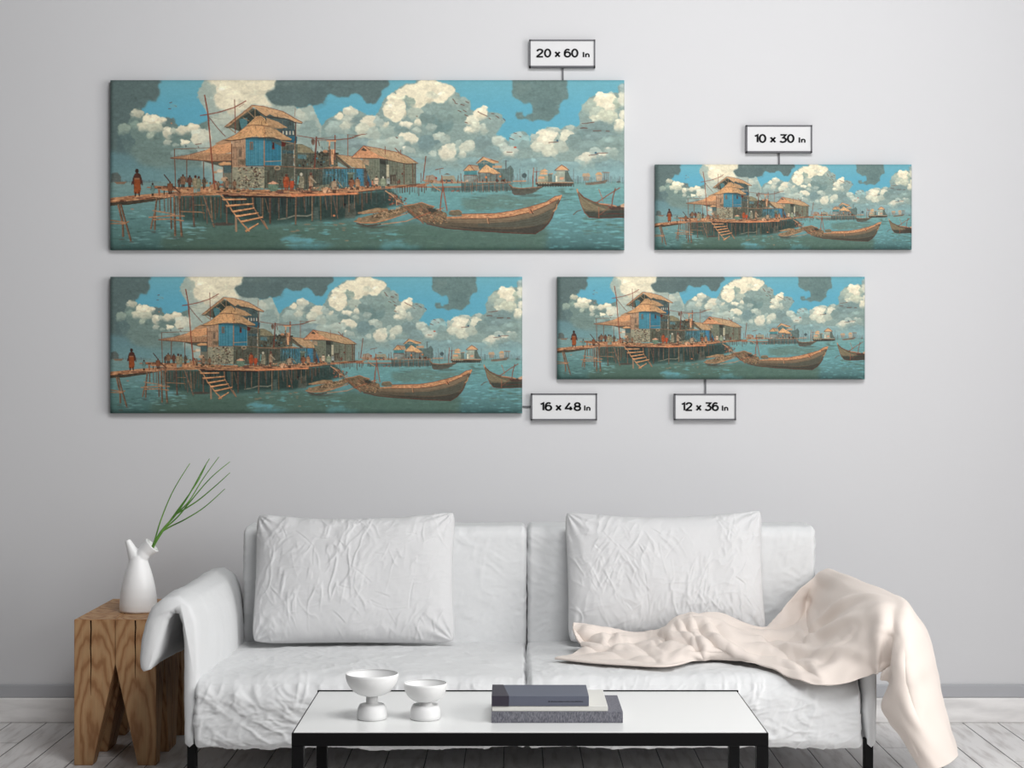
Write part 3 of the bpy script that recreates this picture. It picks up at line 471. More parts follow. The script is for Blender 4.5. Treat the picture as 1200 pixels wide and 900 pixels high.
    L([(370.8,161),(370,175),(368.5,197)], 1.7, (112,60,50)); L([(373,165),(374.4,171)], 1, (96,70,60)); E(367,166.5,2,4,(104,78,66),.3,.8,.4,.9); L([(392.6,159),(392.4,187)], 1.3, (130,72,56)); P([(385.5,165.5),(387,165.5),(386.6,176),(385,176)], (208,150,108)); P([(383,164.4),(394,164.8),(394,166.2),(383,166)], (206,152,110)); P([(388,175),(392,175),(391,186),(391,193),(388.5,193),(387.5,183)], (206,150,110), .15); L([(386,172),(386.6,197)], 1, (110,80,66)); L([(407.6,158),(407.6,183)], .7, (144,84,64))
    L([(348,159),(370,162.6),(392,164),(412,162.4),(424,157.6),(428,157.4)], .7, (122,64,52)); L([(370,164.6),(392,164.6),(407,163),(420,158.4),(430,157)], .5, (128,70,56)); L([(407,158),(418,158.6)], .4, (128,80,66)); L([(371,162),(393,161)], .4, (120,96,88))
    P([(346,197.4),(378,197.6),(378,224),(346,223)], (82,88,78), .2); vlines(347, 378, 199, 221, (60,62,56), 2.2, (.4, .8)); L([(346,197),(378,198)], .9, (160,110,82))
    # blue shop under the shed roof
    P([(378,197),(436,197),(436,219),(378,222)], (70,100,104), .15); vlines(379, 436, 198, 219, (52,66,66), 2.2, (.4, .9)); vlines(390, 434, 198, 218, (66,128,156), 3.2, (.9, 2.0), k=10)
    P([(382,201),(384.4,201),(384.4,207),(382,207)], (70,120,142)); P([(386,201),(388.4,201),(388.4,207),(386,207)], (70,120,142)); P([(418,198),(426,198.4),(426,218),(419,218)], (58,118,152), .1); P([(431,198.4),(436,198.6),(436,217),(431,218)], (46,90,124), .1); P([(426.5,198.5),(430.5,198.5),(430.5,218),(426.5,218)], (86,78,72), .2); P([(407,202),(416,202.6),(415,204.6),(407,204.4)], (118,132,116)); P([(408,204.6),(414,204.6),(414,216),(408,216)], (92,104,88), .2)
    thatch([(394,181.6),(408,183),(417,184),(428,190),(438.6,197.4),(424,198),(412,195.8),(404,190)], (180,146,110), 230, lambda x, y: (.8, .6)); P([(393,182),(395,182),(412,196.6),(409,198),(396,190)], (96,94,80), .2); thatch([(374,198),(380,196.6),(395,195),(407,197.4),(405,198.4)], (160,126,96), 40, lambda x, y: (1, 0)); L([(394,183),(409,196.8)], .8, (84,56,48)); L([(374,197.6),(408,197.4),(438.6,197.8)], .9, (112,72,58)); L([(394,181.4),(408,182.8),(417,184)], .4, (130,80,62))
    # long barn
    P([(424,185),(446,186),(487,192),(487,216),(452,218.5),(436,217)], (112,118,102), .12); vlines(425, 487, 188, 215, (88,92,80), 3.2, (.3, .6)); 
    for y in np.arange(190, 215, 2.1): L([(455, y), (487, y+.2)], .35, (88,94,82), a=.6)
    P([(445,186),(455,186.5),(455,217),(445,217)], (78,84,76), .2); P([(453,193),(456,193),(456,217),(453,217)], (176,168,142), .1); P([(425,187),(432,187),(432,194),(426,192)], (150,128,104), .3, .6); L([(464,193),(464,216)], .5, (78,62,54)); L([(473.4,190),(473.6,216)], .8, (98,60,50)); L([(483.6,192),(484,215)], 1.6, (104,72,60), a=.7); P([(457,205),(464,205),(464,216),(457,216)], (80,72,64), .25); P([(459,207),(463,207),(463,216),(459,216)], (104,100,86)); L([(487,191),(487,216)], .8, (96,60,50)); E(471.5,204,.9,1.2,(96,42,36),0,0,.3)
    P([(445,187),(452,188),(452,193),(445,192)], (56,58,54), .1)
    thatch([(412,184.5),(419,177.6),(426,171.4),(432,175),(444,181),(453,186.6),(440,185.2),(426,185.6)], (204,144,104), 200, lambda x, y: ((x-426)*.05, .8)); thatch([(426,171.4),(445,174.6),(466,179),(478,184),(489.6,191.4),(476,191.6),(462,190),(452,186),(438,179),(430,174.6)], (180,148,112), 420, lambda x, y: (.7, .6)); L([(412,184.8),(426,171.2),(434,176)], .7, (122,60,48)); L([(426,171.2),(445,174.4),(466,178.8),(478,184),(490,191.6)], .6, (134,74,56)); L([(413,185.6),(440,185.8),(453,187.4),(476,192.4),(489,192)], .8, (72,54,48)); P([(423,176),(426,173),(430,176.5),(428,177.5)], (84,70,60), .2)
    for pts, w in [([(451.4,172),(451.4,181)], .6),([(463,174),(468,179)], 1.0),([(469.4,176),(469.4,181)], .9),([(499,183.5),(497,200),(495.5,212)], 1.1),([(510,199.2),(516,198),(519.6,197.4)], .7),([(515.6,198),(515.6,204)], .3)]: L(pts, w, (126,72,58))
    vlines(462, 500, 219, lambda x: 222+R(1, 8), (84,62,54), 2.6, (.6, 1.4))
    L([(506,216.5),(511,221),(516,223.6)], .9, (190,138,100))
    # people on the deck
    P([(155.5,210),(157.4,204.6),(159.5,203),(162.5,203),(165,205),(166.6,211),(165.6,217),(163.8,216),(164,211),(158,211),(157.5,217),(155.6,216.4)], (78,50,44), .2); P([(157.4,209),(163.8,209),(165.4,222),(164,227.6),(157.2,227.2),(157,220)], (140,72,40), .25); P([(157.8,208.8),(163.6,208.8),(163.6,210.6),(157.8,210.6)], (150,104,78)); E(160.6,200.6,2.1,2.6,(58,38,36),0,0,.3); L([(159,226),(158.8,230)], 1.5, (54,36,34)); L([(163,226),(163.4,229.6)], 1.5, (54,36,34)); L([(155.4,213),(154.6,216.4)], 1.2, (70,42,38)); L([(166.4,212),(167,217)], 1.2, (70,42,38))
    figure(179, 229.6, 15, (92,122,122), (62,40,38), 3.6); figure(199.5, 226.8, 14, (122,78,56), (80,44,38), 5.5); L([(192.5,205),(198.6,212.6)], 1.1, (72,44,42)); L([(203,219),(211,226)], 1.1, (70,50,46))
    figure(214.5, 219, 14.5, (122,92,72), (74,50,44), 5.5); figure(222.5, 219.5, 14, (96,62,52), (60,44,40), 4.2); figure(229, 225.4, 20, (146,132,106), (78,48,42), 5.6, (120,150,146)); figure(233, 224.5, 18, (128,128,104), (84,58,50), 4.4, (82,128,138)); figure(239.5, 220, 12, (100,84,70)); figure(210, 219, 10, (90,70,60))
    for x, h, c in [(266,13,(150,118,94)),(275,12,(132,98,76)),(256,10,(120,90,72))]: figure(x, 222.5, h, c)
    P([(314,215.6),(326.6,215.6),(325.6,223),(322,224.4),(317,224.2),(314.8,222)], (100,124,106), .15); P([(313.4,215.6),(317,213.8),(320,212.4),(324,214),(327.4,215.4),(320,216.4)], (214,156,124), .1)
    figure(335.5, 222.6, 18.6, (168,76,44), (86,44,38), 5.6, (140,60,38)); figure(342, 222.6, 13, (176,74,46), (90,130,140), 5, (150,66,44)); figure(353, 224.6, 22, (140,134,112), (186,178,158), 6.4, (110,84,70)); L([(350,207),(349,216)], 1.6, (90,140,140)); figure(364.4, 222.5, 20.5, (150,120,96), (92,48,44), 5.0, (110,48,40)); L([(364,208),(370,214)], 1.6, (164,150,126))
    P([(365,220),(376,217.5),(386,216),(388,221),(378,224),(365,223)], (112,116,98), .25); P([(376,222),(384,219),(388,225),(380,227)], (206,158,122), .3)
    figure(391.6, 225.6, 16, (158,134,108), (64,36,34), 5.2); L([(388,214),(383,226)], 1.0, (92,74,62)); L([(394,211),(401,219)], 1.0, (150,130,100)); L([(396,214),(397,225)], .9, (92,70,60)); figure(412, 222, 13.6, (140,88,64), (74,44,38), 5.4); figure(419, 222.4, 14.6, (168,124,92), (96,56,46), 4.6); figure(431, 220.5, 9, (110,70,58)); figure(436.5, 218.5, 8, (180,110,82), w=1.4); figure(441, 218.5, 12, (200,174,146), (78,54,48), 4.2); figure(449, 220.5, 13.5, (136,146,122), (204,196,176), 6, (80,96,96)); figure(455, 217.5, 10, (150,158,152), (84,72,64), 3.4); figure(468, 216, 6, (104,70,60)); figure(466, 216.5, 5, (120,84,70))
    for i in range(60): x = R(340, 445); E(x, 224-(x-340)*.045-R(0, 2.5), R(.5, 1.6), R(.4, 1.2), J(((188,120,84), (120,84,66), (84,70,60), (206,160,120))[rs.randint(4)], 12), .1, .2, .3, .9)
    for (x0, x1, y0, y1, n) in [(279,310,198,221,30),(310,346,197,222,130),(330,396,172,197,150),(346,378,198,222,110),(378,436,198,220,130),(425,487,192,217,90),(272,288,164,196,30),(236,300,208,222,70),(294,345,132,160,30)]:
        for i in range(n):
            x, y = R(x0, x1), R(y0, y1); c = ((40,42,40), (92,70,58), (150,140,116), (56,62,58), (44,34,32))[rs.randint(5)]
            if rs.rand() < .6: L([(x, y), (x+R(-.4, .4), y+R(1, 5))], R(.3, .7), J(c, 10), a=.55)
            else: L([(x, y), (x+R(1, 5), y+R(-.4, .4))], R(.3, .6), J(c, 10), a=.5)
    # ---- gangway, small boats, the long boat
    for pts, w in [([(452,224),(459,229),(466,236),(472,238.6)], 1.4),([(456,226),(464,233),(473,239)], .9),([(464,232),(465,241)], 1),([(458,226),(470,236)], .6)]: L(pts, w, (186,140,104))
    for i in range(36): E(R(455, 476), R(229, 240), R(.7, 2), R(.5, 1.3), J(((150,98,74), (96,74,62), (120,60,50))[rs.randint(3)], 12), .2, .4, .3, .8)
    P([(418,250),(432,246),(440,244),(454,244.4),(455,247),(440,250),(425,251)], (146,120,90), .3); L([(420,250.6),(440,249.4),(455,246)], .6, (160,100,72))
    P([(415,259.6),(420,256),(436,252),(450,247.6),(462,246),(474,243),(478,247),(466,254),(450,260),(436,262.6),(422,262)], (128,108,84), .3)
    for i in range(150): x = R(436, 474); y = 256-(x-436)*.3+R(-4, 3); L([(x, y), (x+R(-2.6, 2.6), y+R(-1, 1.4))], R(.4, .9), J(((160,130,96), (92,76,60), (180,146,110), (74,62,52))[rs.randint(4)], 12))
    L([(415,259.6),(424,261.6),(440,261),(456,257),(478,250)], .9, (182,124,88)); L([(418,262),(430,265),(446,263)], 1.2, (84,54,48)); L([(447,263),(460,261.6),(476,259.6),(486,255.6)], .9, (186,128,92)); E(437,266,18,1.6,(70,62,56),.1,.6,.8,.5); E(421,257,2.4,1.8,(150,116,90),.2,.5,.3)
    # hull of the long boat
    P([(470,242),(478,243),(486,254),(496,258),(506,259),(520,258),(540,254.6),(575,252.6),(600,249.6),(622,244),(640,238.6),(650,232.6),(658.6,229.6),(655,236),(651,243),(648,252),(644,261),(637,269),(628,274),(615,274),(590,272.4),(556,270),(522,267),(500,262),(486,256)], (92,84,70), .12)
    P([(523,257.6),(545,256.6),(580,256),(600,254),(622,249),(640,241.6),(652,235),(650,243),(640,249),(620,256),(596,260.5),(560,262),(523,260.6)], (120,104,84), .1); P([(590,272),(628,274),(638,268),(645,259),(640,262),(620,267),(596,269),(560,267),(522,264.6),(560,270)], (66,64,58), .12)
    P([(560,262),(600,260.6),(630,254),(646,245),(644,256),(634,264),(600,267),(560,266)], (84,86,76), .1)
    P([(541,251.4),(560,250.8),(580,250.6),(600,247.8),(622,242.6),(640,237.4),(650,231),(658.6,229),(652,235.4),(640,240.8),(622,248.4),(600,253.6),(578,256),(541,256.2)], (192,138,98), .2); L([(541,251.2),(580,250.4),(600,247.6),(622,242.4),(640,237),(650,230.6),(658.8,229)], .7, (130,72,52)); L([(541,256.6),(580,256.2),(600,254),(622,248.8),(640,241.2),(652,235)], .7, (88,52,44))
    for i in range(120): x = R(542, 650); y = np.interp(x, [541,580,600,622,640,650], [253.6,253.4,250.6,245.4,239,233.6])+R(-1.6, 1.6); L([(x, y), (x+R(1, 4), y-R(0, .8))], R(.3, .8), J(((214,166,122), (160,104,76), (120,72,58), (200,140,100))[rs.randint(4)], 10), a=.8)
    for y0 in (2.5, 5, 7.5, 10, 12.5): L([(520,258+y0*.75),(560,258.4+y0*.9),(600,256.4+y0*1.0),(626,251+y0*1.2),(644,243+y0*1.3)], .4, (74,62,54), a=.8)
    L([(658,229.8),(655,237),(650,246),(647,255),(642,263),(634,270),(627,274.4)], 1.0, (84,48,42)); L([(627,274.4),(600,273.4),(556,270.6),(522,267.6),(500,262.6)], .9, (84,42,38)); L([(655.6,234),(657.6,229.6)], 1.6, (206,140,98)); L([(652.6,240),(651.6,245),(648.6,248)], 1.4, (170,130,94))
    P([(619,246),(623,245),(625,249.6),(620.5,250.6)], (180,120,86)); L([(621.6,246),(624.6,251)], .9, (48,32,32)); P([(570,254.6),(572.6,254.4),(574,262.6),(571,262)], (160,122,92)); L([(572.4,256),(573.4,263)], .7, (60,42,38)); L([(516.4,245),(516.6,262)], 1.8, (172,134,98))
    # heap of nets in the stern
    P([(470,243),(478,240),(488,239),(494,237.4),(503,241),(509,242.6),(507,246),(515,247.6),(522,249),(524,252),(523,258),(515,261.6),(506,260.5),(497,260),(488,255.6),(480,249.6)], (112,96,76), .25)
    for i in range(420):
        x = R(472, 522); y = R(240, 261)
        if y > 250 and x < 470+(y-243)*1.5: continue
        if y < 240+abs(x-494)*.22: continue
        t = R(-2.6, 2.6); L([(x, y), (x+t, y+t*R(-.2, .9))], R(.35, .9), J(((166,130,94), (92,72,58), (186,142,104), (66,56,48), (140,92,70))[rs.randint(5)], 12), a=.85)
    L([(473,241),(480,247),(488,254),(496,262)], 1.2, (136,88,66)); L([(474,241.4),(484,240),(494,237.4),(502,240.6),(509,242.4)], .9, (182,122,86)); L([(486,256),(500,250.6),(514,246),(520,243.6)], .9, (164,96,70)); P([(499,244),(508,244.6),(514,247),(506,249.6)], (62,62,56), .2)
    P([(526,248.6),(530,246.6),(538,246.4),(541,249),(541,252.6),(533,253.6),(526,252)], (106,98,80), .25); L([(528,247.4),(538,246.6),(541,249)], .6, (190,126,90)); P([(523,254.4),(541,253.6),(541,256),(523,257)], (176,124,90), .2)
    L([(517.5,206),(519,219),(521.6,234),(524,247)], 1.2, (150,84,62)); L([(519,219),(517,232),(515.6,246)], 1.3, (146,78,58))
    # right boat
    P([(676,224.6),(678,227),(684,231.6),(692,235.4),(702,238.6),(714,241.6),(723,242),(728,240.4),(736,239.6),(736,254.6),(716,254.6),(702,255.4),(690,254.4),(685,249),(681,240),(677.6,230)], (96,92,76), .14)
    P([(676.6,226),(684,233),(692,238),(700,242),(712,246),(700,247),(688,246),(683,244),(679,234)], (126,116,92), .14); P([(685,248),(700,248.6),(714,247),(736,246),(736,255),(702,255.6),(690,254.6)], (62,66,60), .12); P([(712,242.6),(736,241.4),(736,246),(716,246.4)], (78,62,56), .15)
    L([(676.4,224),(684,231.6),(694,236.4),(704,239.4),(716,242.4)], 1.2, (112,70,56)); L([(676.2,222.4),(677,226)], 1.7, (196,140,100)); L([(677,226),(681,240),(685,249.4),(690,254.6)], .9, (120,76,60)); L([(690,254.8),(702,255.8),(736,254.8)], .9, (92,48,42)); L([(700,252),(716,250.6),(736,251)], .5, (100,50,44)); L([(702,239),(714,240),(722,242)], 1.2, (190,128,92)); P([(727,240.4),(731,238.6),(736,239),(736,242.6),(727,243)], (190,150,120), .2)
    for k in range(5): L([(679+k, 231+k*2.4),(690+k*2, 240+k*2.2),(704+k, 245+k*1.8)], .35, (84,72,60), a=.7)
    L([(726,220.4),(712,229),(702,236),(698,238)], 1.1, (136,76,60)); L([(721,221),(718,232),(716.6,243)], 1.1, (128,68,54)); L([(701.6,222),(705,231),(706,236)], .8, (166,104,80)); L([(681,246.4),(676,248),(671.6,252)], .9, (104,80,70)); L([(701.6,243),(701.6,255)], .9, (150,94,70)); L([(702,252),(708,248),(714,243)], .6, (130,76,60))
    # ---- birds and little marks
    for (x0, y0, x1, y1) in [(530.4,116,533.5,120),(533,121,536,122),(540,122.6,544,123.6),(545.6,119,549,120.6),(536.6,129.6,540,131),(543,129.4,546,131),(544.6,134.6,548,136.4),(545,143.4,548,144.4),(560,131,564,133.4),(564,133.4,571,136.4),(573,138.6,575,139.6),(576,133.4,578.4,133.6),(581,136,584.6,138.4),(589.6,139,592,141.4),(602,156,605,156.6),(597,162,602,164),(608.6,160,610.4,160.6),(594,178.4,600,178.6),
                             (682,145,688,144.6),(688,144.6,696,143.4),(680,150.6,684,150),(684,150,688,150.6),(695,153.6,704,153.4),(710,153.8,714,154),(643,167.4,654,166.4),(690,182.4,700,181),(700,180,712,179.4),(199,120.6,201.6,120),(197.6,127.6,200.4,127.6),(205,124,207,125),(464,161,466,162),(488,136.4,489,136.6),(229,169.4,236,168.6),(232,172,233,173)]:
        L([(x0, y0), (x1, y1)], .9, (104,64,56), a=.85)
    E(603.6,173,1.8,1,(184,86,66),0,0,.4); E(201,144.6,1,.8,(190,130,90),0,0,.4); E(653,165,1.2,1.2,(56,92,120),0,0,.4); E(698,179.4,1.4,1.2,(60,96,120),0,0,.4); E(218,171.6,1,1.6,(90,108,110),0,0,.4); E(204,124,5,2.4,(110,160,172),0,1,1,.6)
    wtr = (Yg > 213)*np.clip((img[..., 2]-img[..., 0]-8)/25, 0, 1); img += wtr[..., None]*((img.mean(2, keepdims=True)-img)*.10+np.array([1, -1, -5], np.float32))
    # canvas grain
    img *= (1+.022*fine+.018*np.random.RandomState(3).randn(H, W).astype(np.float32))[..., None]
    g = img.mean(2, keepdims=True); sat = np.clip((img[..., 2:]-img[..., :1])/60, 0, 1)
    img = img+(g-img)*(.12+.03*sat)+np.array([2, 1, -1], np.float32)+sat*np.array([1, 4, 1], np.float32)
    img = (img-120)*1.07+121
    return np.clip(img, 4, 255)/255.0
# ---------------------------------------------------------------- materials
M = {}
M['wall'], nt, b = mat('wall_paint', (212, 212, 214), .85, .2); add_bump(nt, b, [(60, .10, 'n'), (7, .06, 'n')], .002)
M['skirt'], nt, b = mat('grey_skirting_paint', (176, 177, 181), .6, .3)
M['base'], nt, b = mat('white_baseboard_paint', (235, 234, 233), .5, .4); tint(nt, b, (216, 214, 213), (242, 240, 239), (6, 6, 30), .3, .6); add_bump(nt, b, [(30, .2, 'n')])
M['floor'], nt, b = mat('white_painted_planks', (205, 203, 202), .55, .35)
tc = node(nt, 'ShaderNodeTexCoord'); sx = node(nt, 'ShaderNodeSeparateXYZ'); nt.links.new(tc.outputs['Object'], sx.inputs[0])
def mth(op, a, bb=None):
    n = node(nt, 'ShaderNodeMath', operation=op)
    for i, v in enumerate((a, bb)):
        if v is None: continue
        if isinstance(v, (int, float)): n.inputs[i].default_value = v
        else: nt.links.new(v, n.inputs[i])
    return n.outputs[0]
PLK = .104; xs = mth('DIVIDE', mth('ADD', sx.outputs[0], .022+PLK*60), PLK); fr = mth('FRACT', xs); idp = mth('FLOOR', xs)
wob = node(nt, 'ShaderNodeTexNoise'); wob.inputs['Scale'].default_value = 9
dist = mth('MULTIPLY', mth('SUBTRACT', .5, mth('ABSOLUTE', mth('SUBTRACT', fr, .5))), PLK)
yo = mth('FRACT', mth('ADD', mth('DIVIDE', sx.outputs[1], 1.3), mth('MULTIPLY', idp, .377))); dy = mth('MULTIPLY', mth('SUBTRACT', .5, mth('ABSOLUTE', mth('SUBTRACT', yo, .5))), 1.3)
gap = mth('MINIMUM', mth('DIVIDE', dist, .0022), mth('DIVIDE', dy, .0018)); gap = mth('MINIMUM', gap, 1.0)
nz = node(nt, 'ShaderNodeTexNoise'); mp = node(nt, 'ShaderNodeMapping'); mp.inputs['Scale'].default_value = (45, 6, 1); nt.links.new(tc.outputs['Object'], mp.inputs[0]); nt.links.new(mp.outputs[0], nz.inputs['Vector']); nz.inputs['Scale'].default_value = 1; nz.inputs['Detail'].default_value = 6
cr = node(nt, 'ShaderNodeValToRGB'); cr.color_ramp.elements[0].position = .32; cr.color_ramp.elements[0].color = lin((204, 200, 198)); cr.color_ramp.elements[1].position = .52; cr.color_ramp.elements[1].color = lin((232, 230, 229)); nt.links.new(nz.outputs['Fac'], cr.inputs[0])
mx = node(nt, 'ShaderNodeMix', data_type='RGBA'); mx.inputs[6].default_value = lin((46, 42, 42)); nt.links.new(gap, mx.inputs[0]); nt.links.new(cr.outputs[0], mx.inputs[7]); nt.links.new(mx.outputs[2], b.inputs['Base Color'])
bp = node(nt, 'ShaderNodeBump'); bp.inputs['Distance'].default_value = .003; nt.links.new(gap, bp.inputs['Height']); nt.links.new(bp.outputs[0], b.inputs['Normal'])
def fabric(name, c, s=1.0):
    m, nt, b = mat(name, c, .9, .15); b.inputs['Sheen Weight'].default_value = .15
    add_bump(nt, b, [((16, 16, 16), .25*s, 'n'), ((60, 60, 60), .16*s, 'n'), (900, .12, 'n')], .004)
    return m
M['cloth'] = fabric('pale_grey_linen', (219, 220, 221)); M['pillow'] = fabric('white_crumpled_cotton', (211, 211, 212), .7)
M['piping'] = fabric('grey_seam_piping', (150, 152, 160), .3)
M['throw'] = fabric('beige_felt', (226, 215, 207), .25)
M['black'], nt, b = mat('black_powder_coat', (14, 14, 15), .45, .12)
M['top'], nt, b = mat('white_gloss_table_top', (230, 231, 230), .2, .45)
M['ceramic'], nt, b = mat('matt_white_ceramic', (228, 228, 228), .55, .35); add_bump(nt, b, [(300, .05, 'n')], .001)
M['vase'], nt, b = mat('satin_white_porcelain', (247, 247, 247), .38, .45)
M['stem'], nt, b = mat('green_grass_blade', (70, 120, 40), .5, .4); tint(nt, b, (66, 116, 40), (112, 156, 70), 20)
M['paper'], nt, b = mat('page_edges', (205, 202, 192), .9, .1); add_bump(nt, b, [((2, 2, 1500), .3, 'n')], .001)
M['whitecover'], nt, b = mat('off_white_book_cover', (214, 213, 208), .6, .3)
M['greycloth'], nt, b = mat('dark_grey_book_cloth', (104, 104, 112), .85, .2); tint(nt, b, (84, 84, 92), (132, 132, 140), (700, 700, 200), .3, .7, 2)
M['blue'], nt, b = mat('blue_grey_book_cover', (92, 96, 110), .5, .4)
M['navy'], nt, b = mat('dark_violet_book_band', (52, 48, 60), .5, .4)
M['ink'], nt, b = mat('black_ink', (22, 22, 24), .7, .2)
M['signface'], nt, b = mat('white_sign_card', (220, 220, 221), .7, .2)
M['signframe'], nt, b = mat('grey_sign_frame', (104, 104, 108), .6, .3)
M['crack'], nt, b = mat('dark_drying_crack', (34, 22, 14), .95, .05)
def wood(name, c0, c1, c2, sc):
    m, nt, b = mat(name, c1, .55, .3); tc = node(nt, 'ShaderNodeTexCoord'); mp = node(nt, 'ShaderNodeMapping'); mp.inputs['Scale'].default_value = sc; nt.links.new(tc.outputs['Object'], mp.inputs[0])
    wv = node(nt, 'ShaderNodeTexWave', wave_type='RINGS', rings_direction='SPHERICAL'); wv.inputs['Scale'].default_value = 5; wv.inputs['Distortion'].default_value = 6; wv.inputs['Detail'].default_value = 3; wv.inputs['Detail Scale'].default_value = 1.2
    nt.links.new(mp.outputs[0], wv.inputs['Vector']); cr = node(nt, 'ShaderNodeValToRGB'); e = cr.color_ramp.elements; e[0].position = 0; e[0].color = lin(c0); e[1].position = 1; e[1].color = lin(c2); k = e.new(.25); k.color = lin(c1)
    nt.links.new(wv.outputs['Fac'], cr.inputs[0]); n2 = node(nt, 'ShaderNodeTexNoise'); m2 = node(nt, 'ShaderNodeMapping'); m2.inputs['Scale'].default_value = (260, 260, 9); nt.links.new(tc.outputs['Object'], m2.inputs[0]); nt.links.new(m2.outputs[0], n2.inputs['Vector']); n2.inputs['Scale'].default_value = 1
    mx = node(nt, 'ShaderNodeMix', data_type='RGBA', blend_type='MULTIPLY'); mx.inputs[0].default_value = .35; nt.links.new(cr.outputs[0], mx.inputs[6]); nt.links.new(n2.outputs['Color'], mx.inputs[7])
    g = node(nt, 'ShaderNodeRGBToBW'); nt.links.new(n2.outputs['Color'], g.inputs[0]); nt.links.new(g.outputs[0], mx.inputs[7]); nt.links.new(mx.outputs[2], b.inputs['Base Color'])
    bp = node(nt, 'ShaderNodeBump'); bp.inputs['Strength'].default_value = .2; bp.inputs['Distance'].default_value = .001; nt.links.new(n2.outputs['Fac'], bp.inputs['Height']); nt.links.new(bp.outputs[0], b.inputs['Normal'])
    return m
M['oak'] = wood('solid_oak', (172, 124, 84), (194, 147, 104), (206, 164, 120), (5.2, 5.2, 1.5))
# ---------------------------------------------------------------- the room
struct(box('floor', -3.2, WIN_X+.2, -.6, WALL_Y+.1, -.08, 0, M['floor']))
struct(box('wall_back', -3.2, WIN_X+.2, WALL_Y, WALL_Y+.12, 0, 2.8, M['wall']))
bm = bmesh.new()
for (y0, y1, z0, z1) in ((-.6, WIN_Y0, 0, 3.1), (WIN_Y1, WALL_Y, 0, 3.1), (WIN_Y0, WIN_Y1, 0, WIN_Z0), (WIN_Y0, WIN_Y1, WIN_Z1, 3.1)): box_bm(bm, WIN_X, WIN_X+.2, y0, y1, z0, z1)
struct(bm_obj('wall_right', bm, M['wall']))
bm = bmesh.new()
for (y0, y1, z0, z1) in ((WIN_Y0, WIN_Y0+.05, WIN_Z0, WIN_Z1), (WIN_Y1-.05, WIN_Y1, WIN_Z0, WIN_Z1), (WIN_Y0, WIN_Y1, WIN_Z0, WIN_Z0+.05), (WIN_Y0, WIN_Y1, WIN_Z1-.05, WIN_Z1)): box_bm(bm, WIN_X+.08, WIN_X+.14, y0, y1, z0, z1)
struct(bm_obj('window_1', bm, M['base']))
struct(box('baseboard_back', -3.2, WIN_X, WALL_Y-.016, WALL_Y, 0, .0735, M['base'], bev=.004))
struct(box('trim_1', -3.2, WIN_X, WALL_Y-.010, WALL_Y, .0735, .112, M['skirt'], bev=.003))
# ---------------------------------------------------------------- the four canvases
PIC = paint_picture()
M['print'], nt, b = mat('painted_canvas', (128, 128, 128), .6, .18)
at = node(nt, 'ShaderNodeVertexColor'); at.layer_name = 'picture'; nt.links.new(at.outputs['Color'], b.inputs['Base Color']); add_bump(nt, b, [(700, .10, 'n')], .0008)
PRINT_GAIN = 1.02
def canvas(x0, x1, y0, y1, label, depth=.030, rad=.0135):
    X0, _, Z1 = W3(x0, y0, WALL_Y-depth); X1, _, Z0 = W3(x1, y1, WALL_Y-depth); Wd, Hd = X1-X0, Z1-Z0
    nx, ny = int((x1-x0)*2), int((y1-y0)*2)
    def axis(n, L):                           # flat front samples, rounded lip, then the wrapped side
        t = np.linspace(rad, L-rad, n-2*5); a = np.linspace(0, np.pi/2, 6)[:-1]
        lo_p = rad-rad*np.cos(a); lo_d = rad-rad*np.sin(a)
        p = np.concatenate([[0], lo_p, t, (L-lo_p)[::-1], [L]]); d = np.concatenate([[depth-.001], lo_d, np.zeros(len(t)), lo_d[::-1], [depth-.001]])
        return p, d
    px, dx = axis(nx, Wd); py, dy = axis(ny, Hd); gx, gy = np.meshgrid(px, py); DX, DY = np.meshgrid(dx, dy); D = np.maximum(DX, DY)
    both = (DX < depth-.002) & (DY < depth-.002); D = np.where(both, rad-np.sqrt(np.clip((rad)**2-np.clip(rad-gxd(gx, Wd, rad), 0, rad)**2-np.clip(rad-gxd(gy, Hd, rad), 0, rad)**2, 0, None)), D)
    V = np.stack([X0+gx, WALL_Y-depth+D, Z1-gy], -1).reshape(-1, 3); ny2, nx2 = gx.shape; I = np.arange(ny2*nx2).reshape(ny2, nx2)
    F = np.stack([I[:-1, :-1], I[1:, :-1], I[1:, 1:], I[:-1, 1:]], -1).reshape(-1, 4)
    me = np_mesh('canvas_print', V, F)
    u = np.clip(gx/Wd, 0, 1).ravel()*(PIC.shape[1]-1); v = np.clip(gy/Hd, 0, 1).ravel()*(PIC.shape[0]-1)
    f = PIC.shape[1]/nx2; r = max(1, int(round(f/2))); acc = 0; c = 0
    for oy in range(-r, r+1):
        for ox in range(-r, r+1):
            wt = max(0, min(1, f/2+.5-abs(ox)))*max(0, min(1, f/2+.5-abs(oy)))
            if wt <= 0: continue
            acc = acc+wt*PIC[np.clip((v+oy+.5).astype(int), 0, PIC.shape[0]-1), np.clip((u+ox+.5).astype(int), 0, PIC.shape[1]-1)]; c += wt
    rgb = acc/c; L = np.where(rgb <= .04045, rgb/12.92, ((rgb+.055)/1.055)**2.4)*PRINT_GAIN
    ca = me.color_attributes.new('picture', 'FLOAT_COLOR', 'POINT'); ca.data.foreach_set('color', np.concatenate([L, np.ones((len(L), 1))], 1).astype(np.float32).ravel())
    o = link('canvas_print', me, M['print'], smooth=True)
    fr = box('stretcher_frame', X0+.006, X1-.006, WALL_Y-depth+.012, WALL_Y-.0005, Z0+.006, Z1-.006, M['oak']); fr.parent = o
    tag(o, label, 'wall art', 'canvas prints of the stilt village in four sizes'); return o
def gxd(g, L, r): return np.minimum(g, L-g)
canvas(128, 732, 93, 292.5, 'largest canvas of the stilt village, at the top left of the wall')
canvas(128, 612, 324, 484.5, 'second largest canvas of the stilt village, directly below the largest one')
canvas(653, 1014.5, 324, 444.5, 'canvas of the stilt village above the sign reading 12 x 36')
